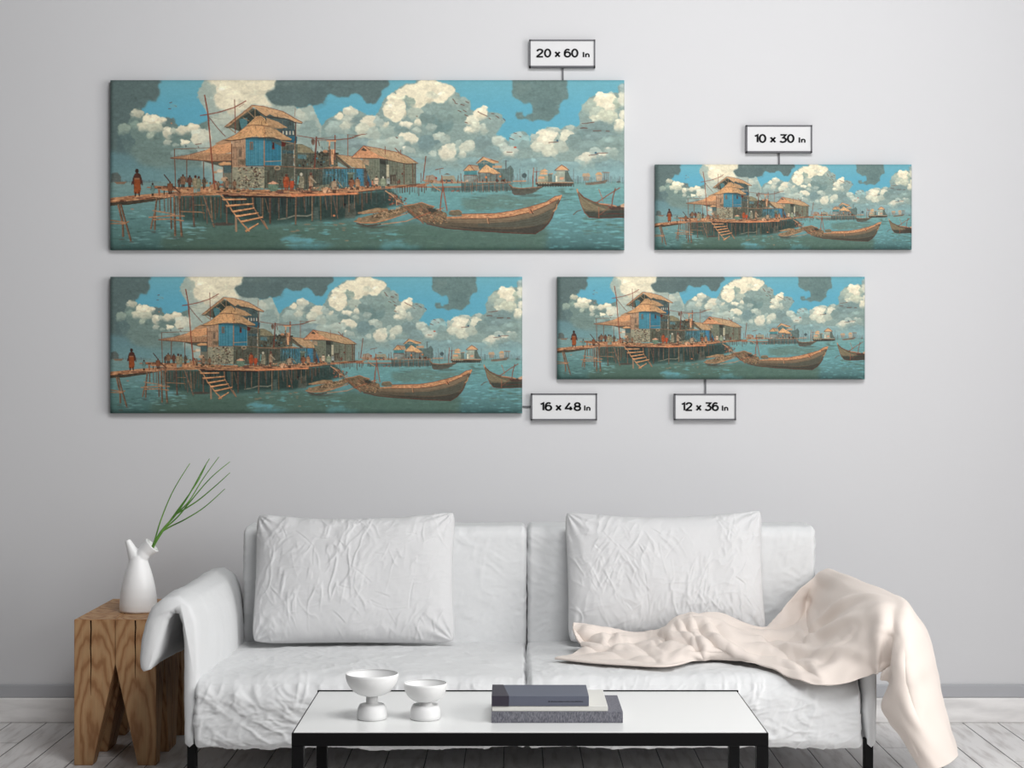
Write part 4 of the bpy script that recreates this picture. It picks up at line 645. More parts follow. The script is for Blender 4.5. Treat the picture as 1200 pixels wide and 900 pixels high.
canvas(768, 1069.5, 192, 292, 'smallest canvas of the stilt village, below the sign reading 10 x 30')
# ---------------------------------------------------------------- size signs
GL = {'0': [('o', .36, .5, .30, .5)], '1': [('l', [(.02, .80), (.30, .98), (.30, 0)])], '2': [('l', [(.06, .74), (.10, .88), (.22, .97), (.36, 1), (.52, .96), (.63, .84), (.62, .68), (.52, .52), (.06, .06), (.06, .0), (.70, .0)])],
      '3': [('l', [(.06, .99), (.62, .99), (.34, .60), (.52, .55), (.63, .42), (.62, .22), (.50, .06), (.30, 0), (.14, .04), (.02, .15)])], '4': [('l', [(.46, 1), (.03, .28), (.03, .22), (.74, .22)]), ('l', [(.54, .5), (.54, 0)])],
      '6': [('o', .37, .32, .30, .32), ('l', [(.60, .90), (.44, .99), (.30, .98), (.16, .86), (.08, .66), (.07, .36)])], '8': [('o', .36, .74, .25, .25), ('o', .36, .26, .30, .27)],
      'x': [('l', [(.03, .66), (.52, 0)]), ('l', [(.52, .66), (.03, 0)])], 'I': [('l', [(.10, 1), (.10, 0)])], 'n': [('l', [(.08, .68), (.08, 0)]), ('l', [(.08, .40), (.14, .58), (.28, .66), (.42, .60), (.50, .44), (.50, 0)])]}
ADV = {'0': .84, '1': .46, '2': .84, '3': .78, '4': .90, '6': .82, '8': .84, 'x': .66, 'I': .34, 'n': .66, ' ': .34}
def lettering(text, X, Z, h, Y, wd=.215, target=None):
    bm = bmesh.new(); tot = sum(ADV[c] for c in text); sx = 1.0 if target is None else target/(tot*h); cur = 0
    def stroke(pts, closed=False):
        n = len(pts); L_, R2 = [], []
        for i in range(n):
            p = Vector(pts[i]); a = Vector(pts[(i-1) % n]) if (closed or i > 0) else None; c = Vector(pts[(i+1) % n]) if (closed or i < n-1) else None
            d1 = (p-a).normalized() if a is not None else None; d2 = (c-p).normalized() if c is not None else None
            d = d1 if d2 is None else d2 if d1 is None else (d1+d2).normalized(); k = 1.0 if (d1 is None or d2 is None) else 1/max(.55, d.dot(d1))
            nn = Vector((-d.y, d.x))*wd/2*k
            L_.append(p+nn); R2.append(p-nn)
        q = [(bm.verts.new((X+(cur+a.x)*h*sx, Y, Z+(a.y*(1-wd)+wd/2)*h)), bm.verts.new((X+(cur+c.x)*h*sx, Y, Z+(c.y*(1-wd)+wd/2)*h))) for a, c in zip(L_, R2)]
        for i in range(n if closed else n-1): bm.faces.new((q[i][0], q[i][1], q[(i+1) % n][1], q[(i+1) % n][0]))
    for ch in text:
        for g in GL.get(ch, []):
            if g[0] == 'o': stroke([(g[1]+g[3]*math.cos(t), g[2]+g[4]*math.sin(t)) for t in np.linspace(0, 2*math.pi, 28, endpoint=False)], True)
            else: stroke(g[1])
        cur += ADV[ch]
    r = bmesh.ops.extrude_face_region(bm, geom=bm.faces[:]); bmesh.ops.translate(bm, vec=(0, .0008, 0), verts=[v for v in r['geom'] if isinstance(v, bmesh.types.BMVert)])
    return bm
def sign(x0, x1, y0, y1, text, t0, t1, i0, i1, line, label):
    Y = WALL_Y-.018; X0, _, Z1 = W3(x0, y0, Y); X1, _, Z0 = W3(x1, y1, Y); root = empty('size_sign', ((X0+X1)/2, WALL_Y, Z0), label, 'sign', 'size signs beside the canvases')
    lc = Vector(root.location); o = []
    o.append(box('sign_panel', X0+.003, X1-.003, Y+.001, WALL_Y-.0005, Z0+.003, Z1-.003, M['signface']))
    bm = bmesh.new(); t = .0044
    for a in ((X0, X0+t, Z0, Z1), (X1-t, X1, Z0, Z1), (X0, X1, Z0, Z0+t), (X0, X1, Z1-t, Z1)): box_bm(bm, a[0], a[1], Y-.001, WALL_Y-.001, a[2], a[3])
    o.append(bm_obj('sign_frame', bm, M['signframe']))
    zc = (Z0+Z1)/2; k = Y/FPX; base = zc-.0128; a0 = (t0-600)*k; a1 = (t1-600)*k
    o.append(bm_obj('size_lettering', lettering(text, a0, base, 11.0*k, Y-.0002, target=a1-a0), M['ink']))
    b0 = (i0-600)*k; b1 = (i1-600)*k; o.append(bm_obj('unit_lettering', lettering('In', b0, base, 7.5*k, Y-.0002, .21, b1-b0), M['ink']))
    (la, lb, lc_, ld) = line; P0, P1 = W3(la, lb, Y+.008), W3(lc_, ld, Y+.008); hw = .0023
    o.append(box('leader_rod', min(P0[0], P1[0])-(hw if la == lc_ else 0), max(P0[0], P1[0])+(hw if la == lc_ else 0), WALL_Y-.0045, WALL_Y-.0005, min(P0[2], P1[2])-(hw if lb == ld else 0), max(P0[2], P1[2])+(hw if lb == ld else 0), M['signframe']))
    for q in o: q.parent = root; q.location = -lc
sign(620.2, 697.6, 46.4, 78.8, '20 x 60', 629, 678.7, 683, 691.5, (659.7, 78.5, 659.7, 93), 'framed sign reading 20 x 60 In above the largest canvas')
sign(874.2, 951.8, 146.6, 178.8, '10 x 30', 884.5, 932, 936, 944.5, (913.4, 178.5, 913.4, 192), 'framed sign reading 10 x 30 In above the smallest canvas')
sign(622.2, 699.8, 461, 492.6, '16 x 48', 633.5, 682, 684.5, 692.5, (612.5, 476.5, 622.4, 476.5), 'framed sign reading 16 x 48 In beside the second largest canvas')
sign(790, 862.6, 461.4, 492.4, '12 x 36', 799, 843, 846, 854, (827, 444.5, 827, 461.6), 'framed sign reading 12 x 36 In below a canvas')
# ---------------------------------------------------------------- sofa
SX = .0437                                    # middle of the sofa
SEAT_Z, YF, YB = .297, 4.05, 4.90
sofa = empty('sofa', (SX, 4.5, 0), 'white linen two-seat sofa on thin black legs with folded-over arms', 'sofa')
def on(o, root): o.parent = root; o.location = -Vector(root.location); return o
rs = np.random.RandomState(11)
def rnd_creases(n, x0, x1, z0, z1, ln, ang, wd, A, seed):
    r = np.random.RandomState(seed); out = []
    for i in range(n):
        x, z, l, a = r.uniform(x0, x1), r.uniform(z0, z1), r.uniform(*ln), math.radians(r.uniform(*ang)); out.append((x, z, x+l*math.cos(a), z+l*math.sin(a), r.uniform(*wd), r.uniform(*A)*r.choice([-1, 1])))
    return out
for i, (x0, x1) in enumerate(((-.755, .0371), (.0379, .832))):
    sg = rnd_creases(34, x0+.03, x1-.06, .15, .27, (.03, .12), (-70, 70), (.0018, .003), (.0012, .0026), 20+i)+rnd_creases(12, x0+.03, x1-.1, .16, .30, (.05, .12), (-25, 30), (.002, .004), (.001, .002), 40+i)
    me = cushion_mesh('seat_cushion', x0, x1, YF, 4.70, .134, SEAT_Z, .050, (.0005, .003, .014), (250, 110, 64), 3+i*7, .0050, sg, 'front', .022, rx=.010, crum=.0046)
    on(link('seat_cushion', me, M['cloth'], smooth=True), sofa)
for i, (x0, x1) in enumerate(((-.733, .0395), (.0415, .826))):
    sg = rnd_creases(16, x0+.05, x1-.05, .36, .60, (.03, .08), (-60, 60), (.0016, .0025), (.0006, .0014), 60+i)
    me = cushion_mesh('back_cushion', x0, x1, 4.635, 4.80, .27, .612, .030, (.001, .010, .002), (180, 30, 90), 30+i*5, .0034, sg, 'front', rx=.012, crum=.0020)
    on(link('back_cushion', me, M['cloth'], smooth=True), sofa)
def arm_mesh(sgn):
    cl = [(-.7685, .142), (-.7685, .22), (-.7685, .30), (-.769, .38), (-.772, .43), (-.782, .462), (-.800, .474), (-.822, .470), (-.842, .452), (-.856, .420), (-.865, .385), (-.872, .350), (-.878, .322)]
    cl = [Vector(p) for p in cl]; th = [.024, .029, .030, .030, .031, .034, .038, .042, .046, .048, .044, .036, .018]
    # finer centre line
    C2, T2 = [], []
    for i in range(len(cl)-1):
        for t in (0, .34, .67): C2.append(cl[i].lerp(cl[i+1], t)); T2.append(th[i]+(th[i+1]-th[i])*t)
    C2.append(cl[-1]); T2.append(th[-1]); n = len(C2); ny = 64; V = []; ring = None
    for j in range(ny+1):
        t = j/ny; y = YF+.012+t*(4.74-YF-.012); e = min(1, (min(t, 1-t)*8)); k = math.sqrt(max(0, 1-(1-min(1, min(t, 1-t)*30))**2))*.45+.55
        sec = []
        for side in (1, -1):
            rng = range(n) if side == 1 else range(n-1, -1, -1)
            for i in rng:
                d = (C2[min(i+1, n-1)]-C2[max(i-1, 0)]).normalized(); nn = Vector((d.y, -d.x))*side
                p = C2[i]+nn*T2[i]/2*k
                if nn.x > .3 and C2[i].y < .47: p.x += .040*math.sin(math.pi*min(1, max(0, (C2[i].y-.16)/.33)))*math.sin(math.pi*(.12+.80*t))*(.35+.75*t)
                sec.append((p.x, y, p.y))
            # round end
            i = n-1 if side == 1 else 0; d = (C2[min(i+1, n-1)]-C2[max(i-1, 0)]).normalized()*(1 if side == 1 else -1); q = C2[i]+d*T2[i]*.45*k; sec.append((q.x, y, q.y))
        V += sec; ring = len(sec)
    V = np.array(V); I = np.arange(len(V)).reshape(ny+1, ring); Fq = np.stack([I[:-1], I[1:], np.roll(I[1:], -1, 1), np.roll(I[:-1], -1, 1)], -1).reshape(-1, 4)
    d = noise3(V, .09, 5, 3)*.005+noise3(V, .03, 6, 2)*.0016; V[:, 0] -= d; V[:, 2] += d*.6
    V[:, 2] = V[:, 2]+crumple(V[:, 1]*1.0, V[:, 2], 77, ((20, 1.0), (75, .8)))*.002
    if sgn > 0: V[:, 2] = np.where(V[:, 2] > .25, .25+(V[:, 2]-.25)*.90, V[:, 2]); V[:, 0] = 2*SX-V[:, 0]; Fq = Fq[:, ::-1]
    me = np_mesh('armrest', V, Fq); bm = bmesh.new(); bm.from_mesh(me); bmesh.ops.holes_fill(bm, edges=[e for e in bm.edges if e.is_boundary]); bmesh.ops.recalc_face_normals(bm, faces=bm.faces[:]); bm.to_mesh(me); bm.free(); return me
for s in (-1, 1):
    a = on(link('armrest', arm_mesh(s), M['cloth'], smooth=True), sofa)
    xa = -.784 if s < 0 else 2*SX+.784
    on(box('arm_frame', xa-.003, xa+.005, YF+.06, 4.78, .17, .448, M['black'], bev=.003), sofa)
on(box('back_panel', -.74, .83, 4.80, 4.86, .13, .585, M['cloth'], bev=.02), sofa)
on(box('base_frame', -.735, .822, YF+.14, 4.80, .128, .150, M['black']), sofa)
for x in (-.764, .851):
    for y in (YF+.030, 4.80):
        bm = bmesh.new(); box_bm(bm, x-.011, x+.011, y-.011, y+.011, 0, .155, .003); on(bm_obj('leg', bm, M['black']), sofa)
# ---------------------------------------------------------------- pillows
def pillow(px, pts, Yb, Yt, T, seed, label, segs):
    """pts: the four corners in the photograph (top left, top right, bottom right, bottom left)"""
    (a, b_, c, d) = [Vector(W3(p[0], p[1], Yt if k < 2 else Yb)) for k, p in enumerate(pts)]
    n1, n2 = 260, 180; u, v = np.meshgrid(np.linspace(-1, 1, n1), np.linspace(-1, 1, n2)); fu, fv = (u+1)/2, (v+1)/2
    A, B, C_, D_ = [np.array(q) for q in (a, b_, c, d)]
    base = (A*(1-fu[..., None])+B*fu[..., None])*(1-fv[..., None])+(D_*(1-fu[..., None])+C_*fu[..., None])*fv[..., None]
    X = (B-A)/np.linalg.norm(B-A); Z = (A-D_)/np.linalg.norm(A-D_); N = np.cross(X, Z); N /= np.linalg.norm(N); N = N if N[1] < 0 else -N
    base = base-Z*(.024*(1-np.abs(u)**2.4)*np.clip(-v, 0, 1)**3)[..., None]+Z*(.004*(1-u**2)*np.clip(v, 0, 1)**3)[..., None]
    base = base-X*(.010*(1-v**2)*np.clip(u, 0, 1)**3)[..., None]+X*(.006*(1-v**2)*np.clip(-u, 0, 1)**3)[..., None]
    cr_ = np.clip(np.abs(u)**14+np.abs(v)**10, 0, 1)
    base = base-X*(np.sign(u)*.010*np.abs(u)**6*np.abs(v)**8)[..., None]+Z*(np.sign(v)*.009*np.abs(v)**6*np.abs(u)**8)[..., None]
    prof = (np.clip(1-np.abs(u)**3.4, 0, 1)**.5)*(np.clip(1-np.abs(v)**3.4, 0, 1)**.5)*.94+.06*np.sqrt(np.clip(1-np.abs(u)**24, 0, 1))*np.sqrt(np.clip(1-np.abs(v)**18, 0, 1))
    wx_, wz_ = np.linalg.norm(B-A), np.linalg.norm(A-D_); U, Vv = (u*wx_/2).ravel(), (-v*wz_/2).ravel()
    P3 = np.stack([U, Vv, U*0], 1)
    w1 = noise3(P3*np.array([1, 1, 1])+seed, .12, seed, 2)*.006+noise3(P3*np.array([1.0, .8, 1])+seed, .04, seed+1, 3)*.0018
    # tension folds that fan from the corners and the top seam
    fan = 0
    for (cx_, cz_) in ((-1, 1), (1, 1), (-1, -1), (1, -1)):
        dx_, dz_ = U-cx_*wx_/2, Vv-cz_*wz_/2; rr = np.hypot(dx_, dz_); th_ = np.arctan2(dz_, dx_); fan = fan+np.sin(th_*15+seed+cx_)*np.exp(-(rr/.085)**2)*.0028*np.clip(rr/.03, 0, 1)
    topf = np.sin(U*62+3*np.sin(U*17+seed))*np.exp(-((wz_/2-Vv)/.035)**2)*.0022; botf = np.sin(U*55+2*np.sin(U*13+seed))*np.exp(-((wz_/2+Vv)/.035)**2)*.0016
    hgt = (w1+fan+topf+botf+creases(U, Vv, segs)+.0034*crumple(U, Vv, seed*3+1, ((82, 1.0), (58, .7), (118, .7), (15, .45)))).reshape(u.shape)
    FRp = base+N*(prof*T*.5+hgt*np.clip(prof*3, 0, 1))[..., None]; BKp = base-N*(prof*T*.42)[..., None]
    I = np.arange(n1*n2).reshape(n2, n1); Fq = np.stack([I[:-1, :-1], I[1:, :-1], I[1:, 1:], I[:-1, 1:]], -1).reshape(-1, 4)
    V = np.concatenate([FRp.reshape(-1, 3), BKp.reshape(-1, 3)]); F2 = np.concatenate([Fq, Fq[:, ::-1]+n1*n2])
    me = np_mesh('pillow', V, F2); bm = bmesh.new(); bm.from_mesh(me); bmesh.ops.remove_doubles(bm, verts=bm.verts[:], dist=1e-5); bm.to_mesh(me); bm.free()
    o = link('pillow', me, M['pillow'], smooth=True); tag(o, label, 'pillow', 'white pillows on the sofa'); return o
def pcre(lst, x0, x1, y0, y1, wx_, wz_, A=.0019):     # creases read off the photograph
    out = []
    for (a, b_, c, d) in lst:
        f = lambda x, y: ((x-(x0+x1)/2)/(x1-x0)*wx_, -((y-(y0+y1)/2)/(y1-y0))*wz_)
        (p, q), (r, s) = f(a, b_), f(c, d); out.append((p, q, r, s, .0020, A*random.uniform(.7, 1.2)*random.choice([-1, 1])))
    return out
random.seed(4)
L1 = [(347,622,371,645),(371,645,371,668),(320,657,350,650),(322,660,357,642),(325,672,360,670),(367,690,366,745),(400,637,407,646),(385,668,398,655),(410,665,440,688),(444,635,460,630),(480,628,492,628),(440,652,455,654),(450,662,460,640),(455,700,463,665),(443,698,462,704),(435,705,455,715),(440,712,466,720),(455,712,470,738),(460,718,480,716),(482,718,489,680),(487,700,492,655),(418,712,428,695),(400,690,416,694),(325,640,345,627),(340,700,344,735),(512,728,514,745),(318,690,328,700),(395,720,410,735),(500,640,515,632),(330,615,338,635)]
L2 = [(703,622,722,645),(722,640,745,662),(690,688,704,668),(695,694,712,672),(700,700,725,650),(745,640,752,655),(760,618,775,630),(735,690,742,668),(750,668,755,700),(755,700,756,725),(770,640,778,680),(772,720,785,685),(785,688,784,660),(800,700,812,660),(806,706,815,664),(818,706,826,670),(805,718,830,672),(812,690,830,655),(790,645,800,632),(760,735,775,715),(775,660,790,640),(735,720,728,712),(845,660,855,650),(860,680,875,690),(870,700,885,720),(700,650,690,640),(840,625,860,620),(740,660,760,650)]
pillow(0, [(300, 600), (535, 597), (535, 755), (294, 755)], 4.492, 4.592, .125, 3, 'white crumpled pillow on the left side of the sofa', pcre(L1, 301, 533, 602, 752, .52, .34))
pillow(0, [(660.5, 597.5), (894, 595), (900, 753), (665, 755)], 4.492, 4.592, .125, 8, 'white crumpled pillow on the right side of the sofa, behind the beige throw', pcre(L2, 662, 895, 600, 750, .52, .34))
# ---------------------------------------------------------------- throw
ROWS = [
 [(1080,903,3.96),(1092,902,3.94),(1106,898,3.95),(1119,889,4.0),(1121,880,4.12),(1117,866,4.3),(1110,850,4.5)],
 [(1056,864,3.98),(1068,860,3.93),(1086,858,3.93),(1106,850,4.0),(1110,842,4.12),(1105,832,4.3),(1098,818,4.5)],
 [(1034,830,4.01),(1050,820,3.95),(1070,815,3.93),(1093,806,4.0),(1100,800,4.12),(1094,788,4.3),(1084,776,4.5)],
 [(1043,800,4.0),(1050,790,3.94),(1066,780,3.93),(1084,772,3.99),(1094,768,4.12),(1086,758,4.3),(1068,744,4.5)],
 [(1034,786,4.01),(1043,756,3.97),(1059,742,3.96),(1074,732,4.02),(1082,734,4.14),(1070,722,4.3),(1046,708,4.5)],
 [(1026,788,4.02),(1032,745,3.99),(1040,714,4.03),(1057,704,4.08),(1046,697,4.22),(1014,684,4.4),(985,672,4.60)],
 [(1014,793,4.02),(1014,760,4.02),(1012,722,4.08),(1014,700,4.19),(1000,690,4.32),(982,678,4.48),(964,669,4.62)],
 [(990,801,4.012),(990,770,4.04),(988,738,4.12),(986,716,4.24),(976,702,4.38),(963,694,4.56),(953,678,4.62)],
 [(962,803,4.015),(962,782,4.045),(962,758,4.15),(962,742,4.28),(957,728,4.44),(948,712,4.60),(940,688,4.60)],
 [(935,797,4.035),(935,782,4.09),(935,768,4.18),(935,756,4.28),(936,744,4.42),(932,733,4.55),(925,704,4.58)],
 [(905,786,4.10),(905,776,4.15),(905,766,4.22),(905,757,4.30),(906,748,4.38),(905,742,4.48),(908,724,4.54)],
 [(876,777,4.16),(875,768,4.17),(873,758,4.22),(871,748,4.29),(870,739,4.36),(873,733,4.42),(888,739,4.49)],
 [(850,772,4.20),(849,762,4.19),(847,749,4.23),(845,738,4.29),(843,728,4.34),(846,722,4.40),(862,729,4.46)],
 [(826,773,4.21),(825,763,4.20),(822,750,4.24),(818,739,4.29),(814,727,4.34),(812,722,4.39),(826,726,4.45)],
 [(806,778,4.18),(799,766,4.20),(795,753,4.25),(790,742,4.30),(788,733,4.35),(791,726,4.39),(802,729,4.44)],
 [(778,787,4.13),(774,776,4.17),(769,765,4.23),(766,755,4.29),(769,748,4.35),(774,741,4.39),(780,738,4.43)],
 [(735,784,4.15),(735,775,4.19),(733,766,4.25),(731,758,4.30),(731,750,4.35),(733,744,4.39),(738,742,4.43)],
 [(690,781,4.19),(692,776,4.23),(697,770,4.27),(702,759,4.30),(698,749,4.35),(695,740,4.38),(700,735,4.42)],
 [(650,777,4.25),(656,775,4.27),(668,770,4.29),(686,763,4.33),(677,751,4.36),(672,741,4.38),(671,731,4.40)]]
def catmull(P, n):                            # P (k, ...) -> finer along axis 0
    k = len(P); out = []
    for i in range(k-1):
        p0, p1, p2, p3 = P[max(i-1, 0)], P[i], P[i+1], P[min(i+2, k-1)]
        for j in range(n):
            t = j/n; out.append(.5*((2*p1)+(-p0+p2)*t+(2*p0-5*p1+4*p2-p3)*t*t+(-p0+3*p1-3*p2+p3)*t**3))
    out.append(P[-1]); return np.array(out)
CP = np.array([[W3(*p) for p in r] for r in ROWS])
G = catmull(CP, 20); G = np.transpose(catmull(np.transpose(G, (1, 0, 2)), 24), (1, 0, 2)); nu, nv = G.shape[:2]
uu, vv = np.meshgrid(np.linspace(0, len(ROWS)-1, nu), np.linspace(0, 6, nv), indexing='ij')
du = np.gradient(G, axis=0); dv = np.gradient(G, axis=1); NN = np.cross(du, dv); NN /= np.linalg.norm(NN, axis=2, keepdims=True)+1e-9; NN *= np.where(NN[..., 1:2]-NN[..., 2:3] > 0, -1, 1)
def bump(x, c, w_): return np.exp(-((x-c)/w_)**2)
def tubes(ph, p=.75): return np.abs(np.sin(ph))**p-.5     # round ridges, pinched valleys
rope = bump(uu, 12.9, 1.7); leftend = np.clip((uu-15)/1.2, 0, 1); vin = np.clip(vv, 0, 1)*np.clip((6-vv)*1.5, .2, 1)
fold = rope*vin*(.010*tubes(vv*1.75-uu*.6+6.2)+.002*tubes(vv*3.3+uu*.8+1.3))
fold += leftend*vin*(.012*tubes(vv*1.6+uu*1.25)+.004*tubes(vv*2.9-uu*1.6+.7))
fold += bump(uu, 9.6, 1.2)*vin*(.018*tubes(vv*1.35-uu*.35+1.6)+.009*tubes(vv*2.9+uu*.5))
fold += bump(uu-.55*vv, 3.6, .36)*-.026*np.clip(1-vv/3.6, 0, 1)+bump(uu-.4*vv, 4.5, .5)*.014*np.clip(1-vv/3, 0, 1)
for c0, sl, amp in ((1.5, .42, .011), (2.5, .36, .014), (3.5, .26, .012)):
    q = vv-sl*(uu-7.5)-c0; fold += amp*bump(uu, 7.6, 1.5)*(np.exp(-(q/.20)**2)-.7*np.exp(-((q+.38)/.22)**2))
fold += .0016*np.sin(uu*5.1+vv*2.3)*np.sin(vv*4.1-uu*1.3)
VAL = [([(798,729),(815,750),(823,769)], 1.3), ([(811,726),(823,744),(840,759),(861,769)], 1.2), ([(828,727),(848,745),(876,762),(910,776)], .9), ([(886,744),(907,762),(932,776),(961,796)], 1.0), ([(773,746),(782,750),(807,755),(823,769)], 1.2),
       ([(669,733),(682,748),(707,758),(730,757)], 1.2), ([(680,760),(711,766),(744,776),(780,785)], .8), ([(722,744),(709,756)], .9), ([(765,740),(777,752),(765,761)], .9), ([(890,750),(927,755),(950,752)], 1.0), ([(913,773),(948,770),(973,757),(998,738)], .9),
       ([(927,777),(957,779),(990,758),(1010,732)], .7), ([(948,692),(944,715),(946,735),(952,752)], .95), ([(1040,735),(1034,760),(1032,786)], .9), ([(1060,760),(1062,800),(1078,850)], .5), ([(735,750),(760,768),(775,783)], .7), ([(790,733),(800,748),(812,758)], .8)]
KX = 600+G[..., 0]/G[..., 1]*FPX; KY = 450-(G[..., 2]-CAMZ)/G[..., 1]*FPX      # where these creases lie on the cloth
for pts, A_ in VAL:
    dm = np.full(KX.shape, 1e9); n_ = len(pts)-1
    for i in range(n_):
        (xa, ya), (xb, yb) = pts[i], pts[i+1]; q = (xb-xa)**2+(yb-ya)**2; t = np.clip(((KX-xa)*(xb-xa)+(KY-ya)*(yb-ya))/q, 0, 1); tp = (i+t)/n_
        dm = np.minimum(dm, np.hypot(KX-xa-t*(xb-xa), KY-ya-t*(yb-ya))+9*np.clip(np.abs(tp-.5)-.32, 0, 1)*5)
    fold = fold+A_*(-.0088*np.exp(-dm/3.6)+.0042*np.exp(-((dm-9)/5.5)**2))
Gf = G+NN*fold[..., None]
near_pillow = np.clip((.69-Gf[..., 0])/.05, 0, 1)*np.clip((Gf[..., 2]-.31)/.02, 0, 1); Gf[..., 1] -= near_pillow*np.maximum(Gf[..., 1]-4.422, 0)*.9
over = np.clip((.84-Gf[..., 0])/.03, 0, 1)*np.clip((Gf[..., 1]-4.07)/.03, 0, 1); zt = SEAT_Z+.019+.0*Gf[..., 0]; dz = Gf[..., 2]-zt
Gf[..., 2] += over*(.5*(dz+np.sqrt(dz**2+.006**2))-dz)
I = np.arange(nu*nv).reshape(nu, nv); Fq = np.stack([I[:-1, :-1], I[1:, :-1], I[1:, 1:], I[:-1, 1:]], -1).reshape(-1, 4)
o = link('throw_blanket', np_mesh('throw_blanket', Gf.reshape(-1, 3), Fq), M['throw'], smooth=True)
sm = o.modifiers.new('soft', 'SMOOTH'); sm.factor = .5; sm.iterations = 1
md = o.modifiers.new('thick', 'SOLIDIFY'); md.thickness = .005; md.offset = 0
tag(o, 'pale beige throw blanket draped over the right arm and seat of the sofa', 'blanket')
# ---------------------------------------------------------------- coffee table
TZ, TY0, TY1, TX0, TX1 = .33, 3.284, 3.724, -.4243, .4937
tab = empty('coffee_table', ((TX0+TX1)/2, (TY0+TY1)/2, 0), 'low coffee table with glossy white top and black metal frame', 'table')
fw = .023
bm = bmesh.new()
for (x0, x1, y0, y1) in ((TX0, TX1, TY0, TY0+fw), (TX0, TX1, TY1-fw, TY1), (TX0, TX0+fw, TY0+fw, TY1-fw), (TX1-fw, TX1, TY0+fw, TY1-fw)): box_bm(bm, x0, x1, y0, y1, TZ-.027, TZ-.002, .0006, 1)
on(bm_obj('frame', bm, M['black']), tab)
on(box('table_top', TX0+.0035, TX1-.0035, TY0+.003, TY1-.0035, TZ-.006, TZ, M['top'], bev=.0008), tab)
on(box('rear_rail', TX0, TX1, TY1-.0028, TY1+.001, TZ-.02, TZ+.002, M['black']), tab)
for (x, y) in ((TX0, TY0), (TX1-fw, TY0), (TX0, TY1-fw), (TX1-fw, TY1-fw)): on(box('leg', x, x+fw, y, y+fw, 0, TZ-.0272, M['black'], bev=.0006), tab)
# ---------------------------------------------------------------- bowls
def bowl(cx, cy, prof, label):
    o = lathe('pedestal_bowl', prof, M['ceramic'], None, (cx, cy, TZ+.0003), 72); return tag(o, label, 'bowl', 'white pedestal bowls on the coffee table')
BY = 3.415; bk = FPX/BY
def prof_big(s=1.0, R=.0530, H=.0905, rb=.0300, zb=.0335, rn=.0118, zn=.0480):
    p = [(.0005, .001), (rb-.002, 0), (rb, .002), (rb, .008), (rb*.985, .016), (rb*.93, .023), (rb*.82, .029), (rb*.66, zb-.0015), (rn+.003, zb), (rn, zb+.001), (rn, zn)]
    for t in np.linspace(0, 1, 18): p.append((rn+(R-rn)*math.sin(t*math.pi/2)**.92, zn+(H-zn)*(1-math.cos(t*math.pi/2))**.93))
    p += [(R-.0008, H+.0008), (R-.0028, H)]
    for t in np.linspace(0, 1, 18): p.append(((R-.0032)*math.cos(t*math.pi/2)+.0005, H-(H-zn-.004)*math.sin(t*math.pi/2)))
    return p
bowl((436-600)/bk, BY, prof_big(1, .0530, .0905, .0300, .0305, .0118, .0465), 'larger white pedestal bowl, the left of the two on the coffee table')
bowl((498.5-600)/bk, BY, prof_big(1, .0435, .0715, .0305, .0265, .0135, .0350), 'smaller white pedestal bowl, between the larger bowl and the books')
# ---------------------------------------------------------------- books
def book(x0, x1, y0, y1, z0, z1, mc, label, t=.0028, pages='paper'):
    r = empty('book', ((x0+x1)/2, (y0+y1)/2, z0), label, 'book', 'books stacked on the coffee table')
    bm = bmesh.new(); box_bm(bm, x0, x1, y0, y1, z0, z0+t, .0006, 1); box_bm(bm, x0, x1, y0, y1, z1-t, z1, .0006, 1); box_bm(bm, x0, x1, y0, y0+t, z0+t*.9, z1-t*.9, .0004, 1)
    on(bm_obj('cover', bm, mc), r); on(box('page_block', x0+.003, x1-.003, y0+t, y1-.003, z0+t, z1-t, M[pages]), r); return r
b1 = (-.0405, .2192, 3.372, 3.552, TZ+.0004, .3525)
book(*b1, M['greycloth'], 'thick dark grey cloth-bound book at the bottom of the stack')
book(-.0395, .1895, 3.374, 3.556, .3529, .3630, M['whitecover'], 'thin off-white book in the middle of the stack', .0022)
tb = book(-.0400, .1520, 3.373, 3.500, .3634, .3832, M['blue'], 'blue-grey book with a dark band on top of the stack', .0022)
bm = bmesh.new(); box_bm(bm, -.0403, -.0060, 3.3726, 3.375, .3632, .3836); box_bm(bm, -.0403, -.0060, 3.375, 3.5002, .3832, .3836)
for v in bm.verts:
    if v.co.x > -.01 and v.co.y > 3.45: v.co.x -= .012
on(bm_obj('dark_band', bm, M['navy']), tb)
bm = bmesh.new(); x = .072; random.seed(2)
while x < .138: w_ = random.uniform(.001, .0026); box_bm(bm, x, x+w_, 3.3725, 3.3732, .3718, .3718+random.uniform(.0010, .0016)); x += w_+.0011
on(bm_obj('spine_lettering', bm, M['ink']), tb)
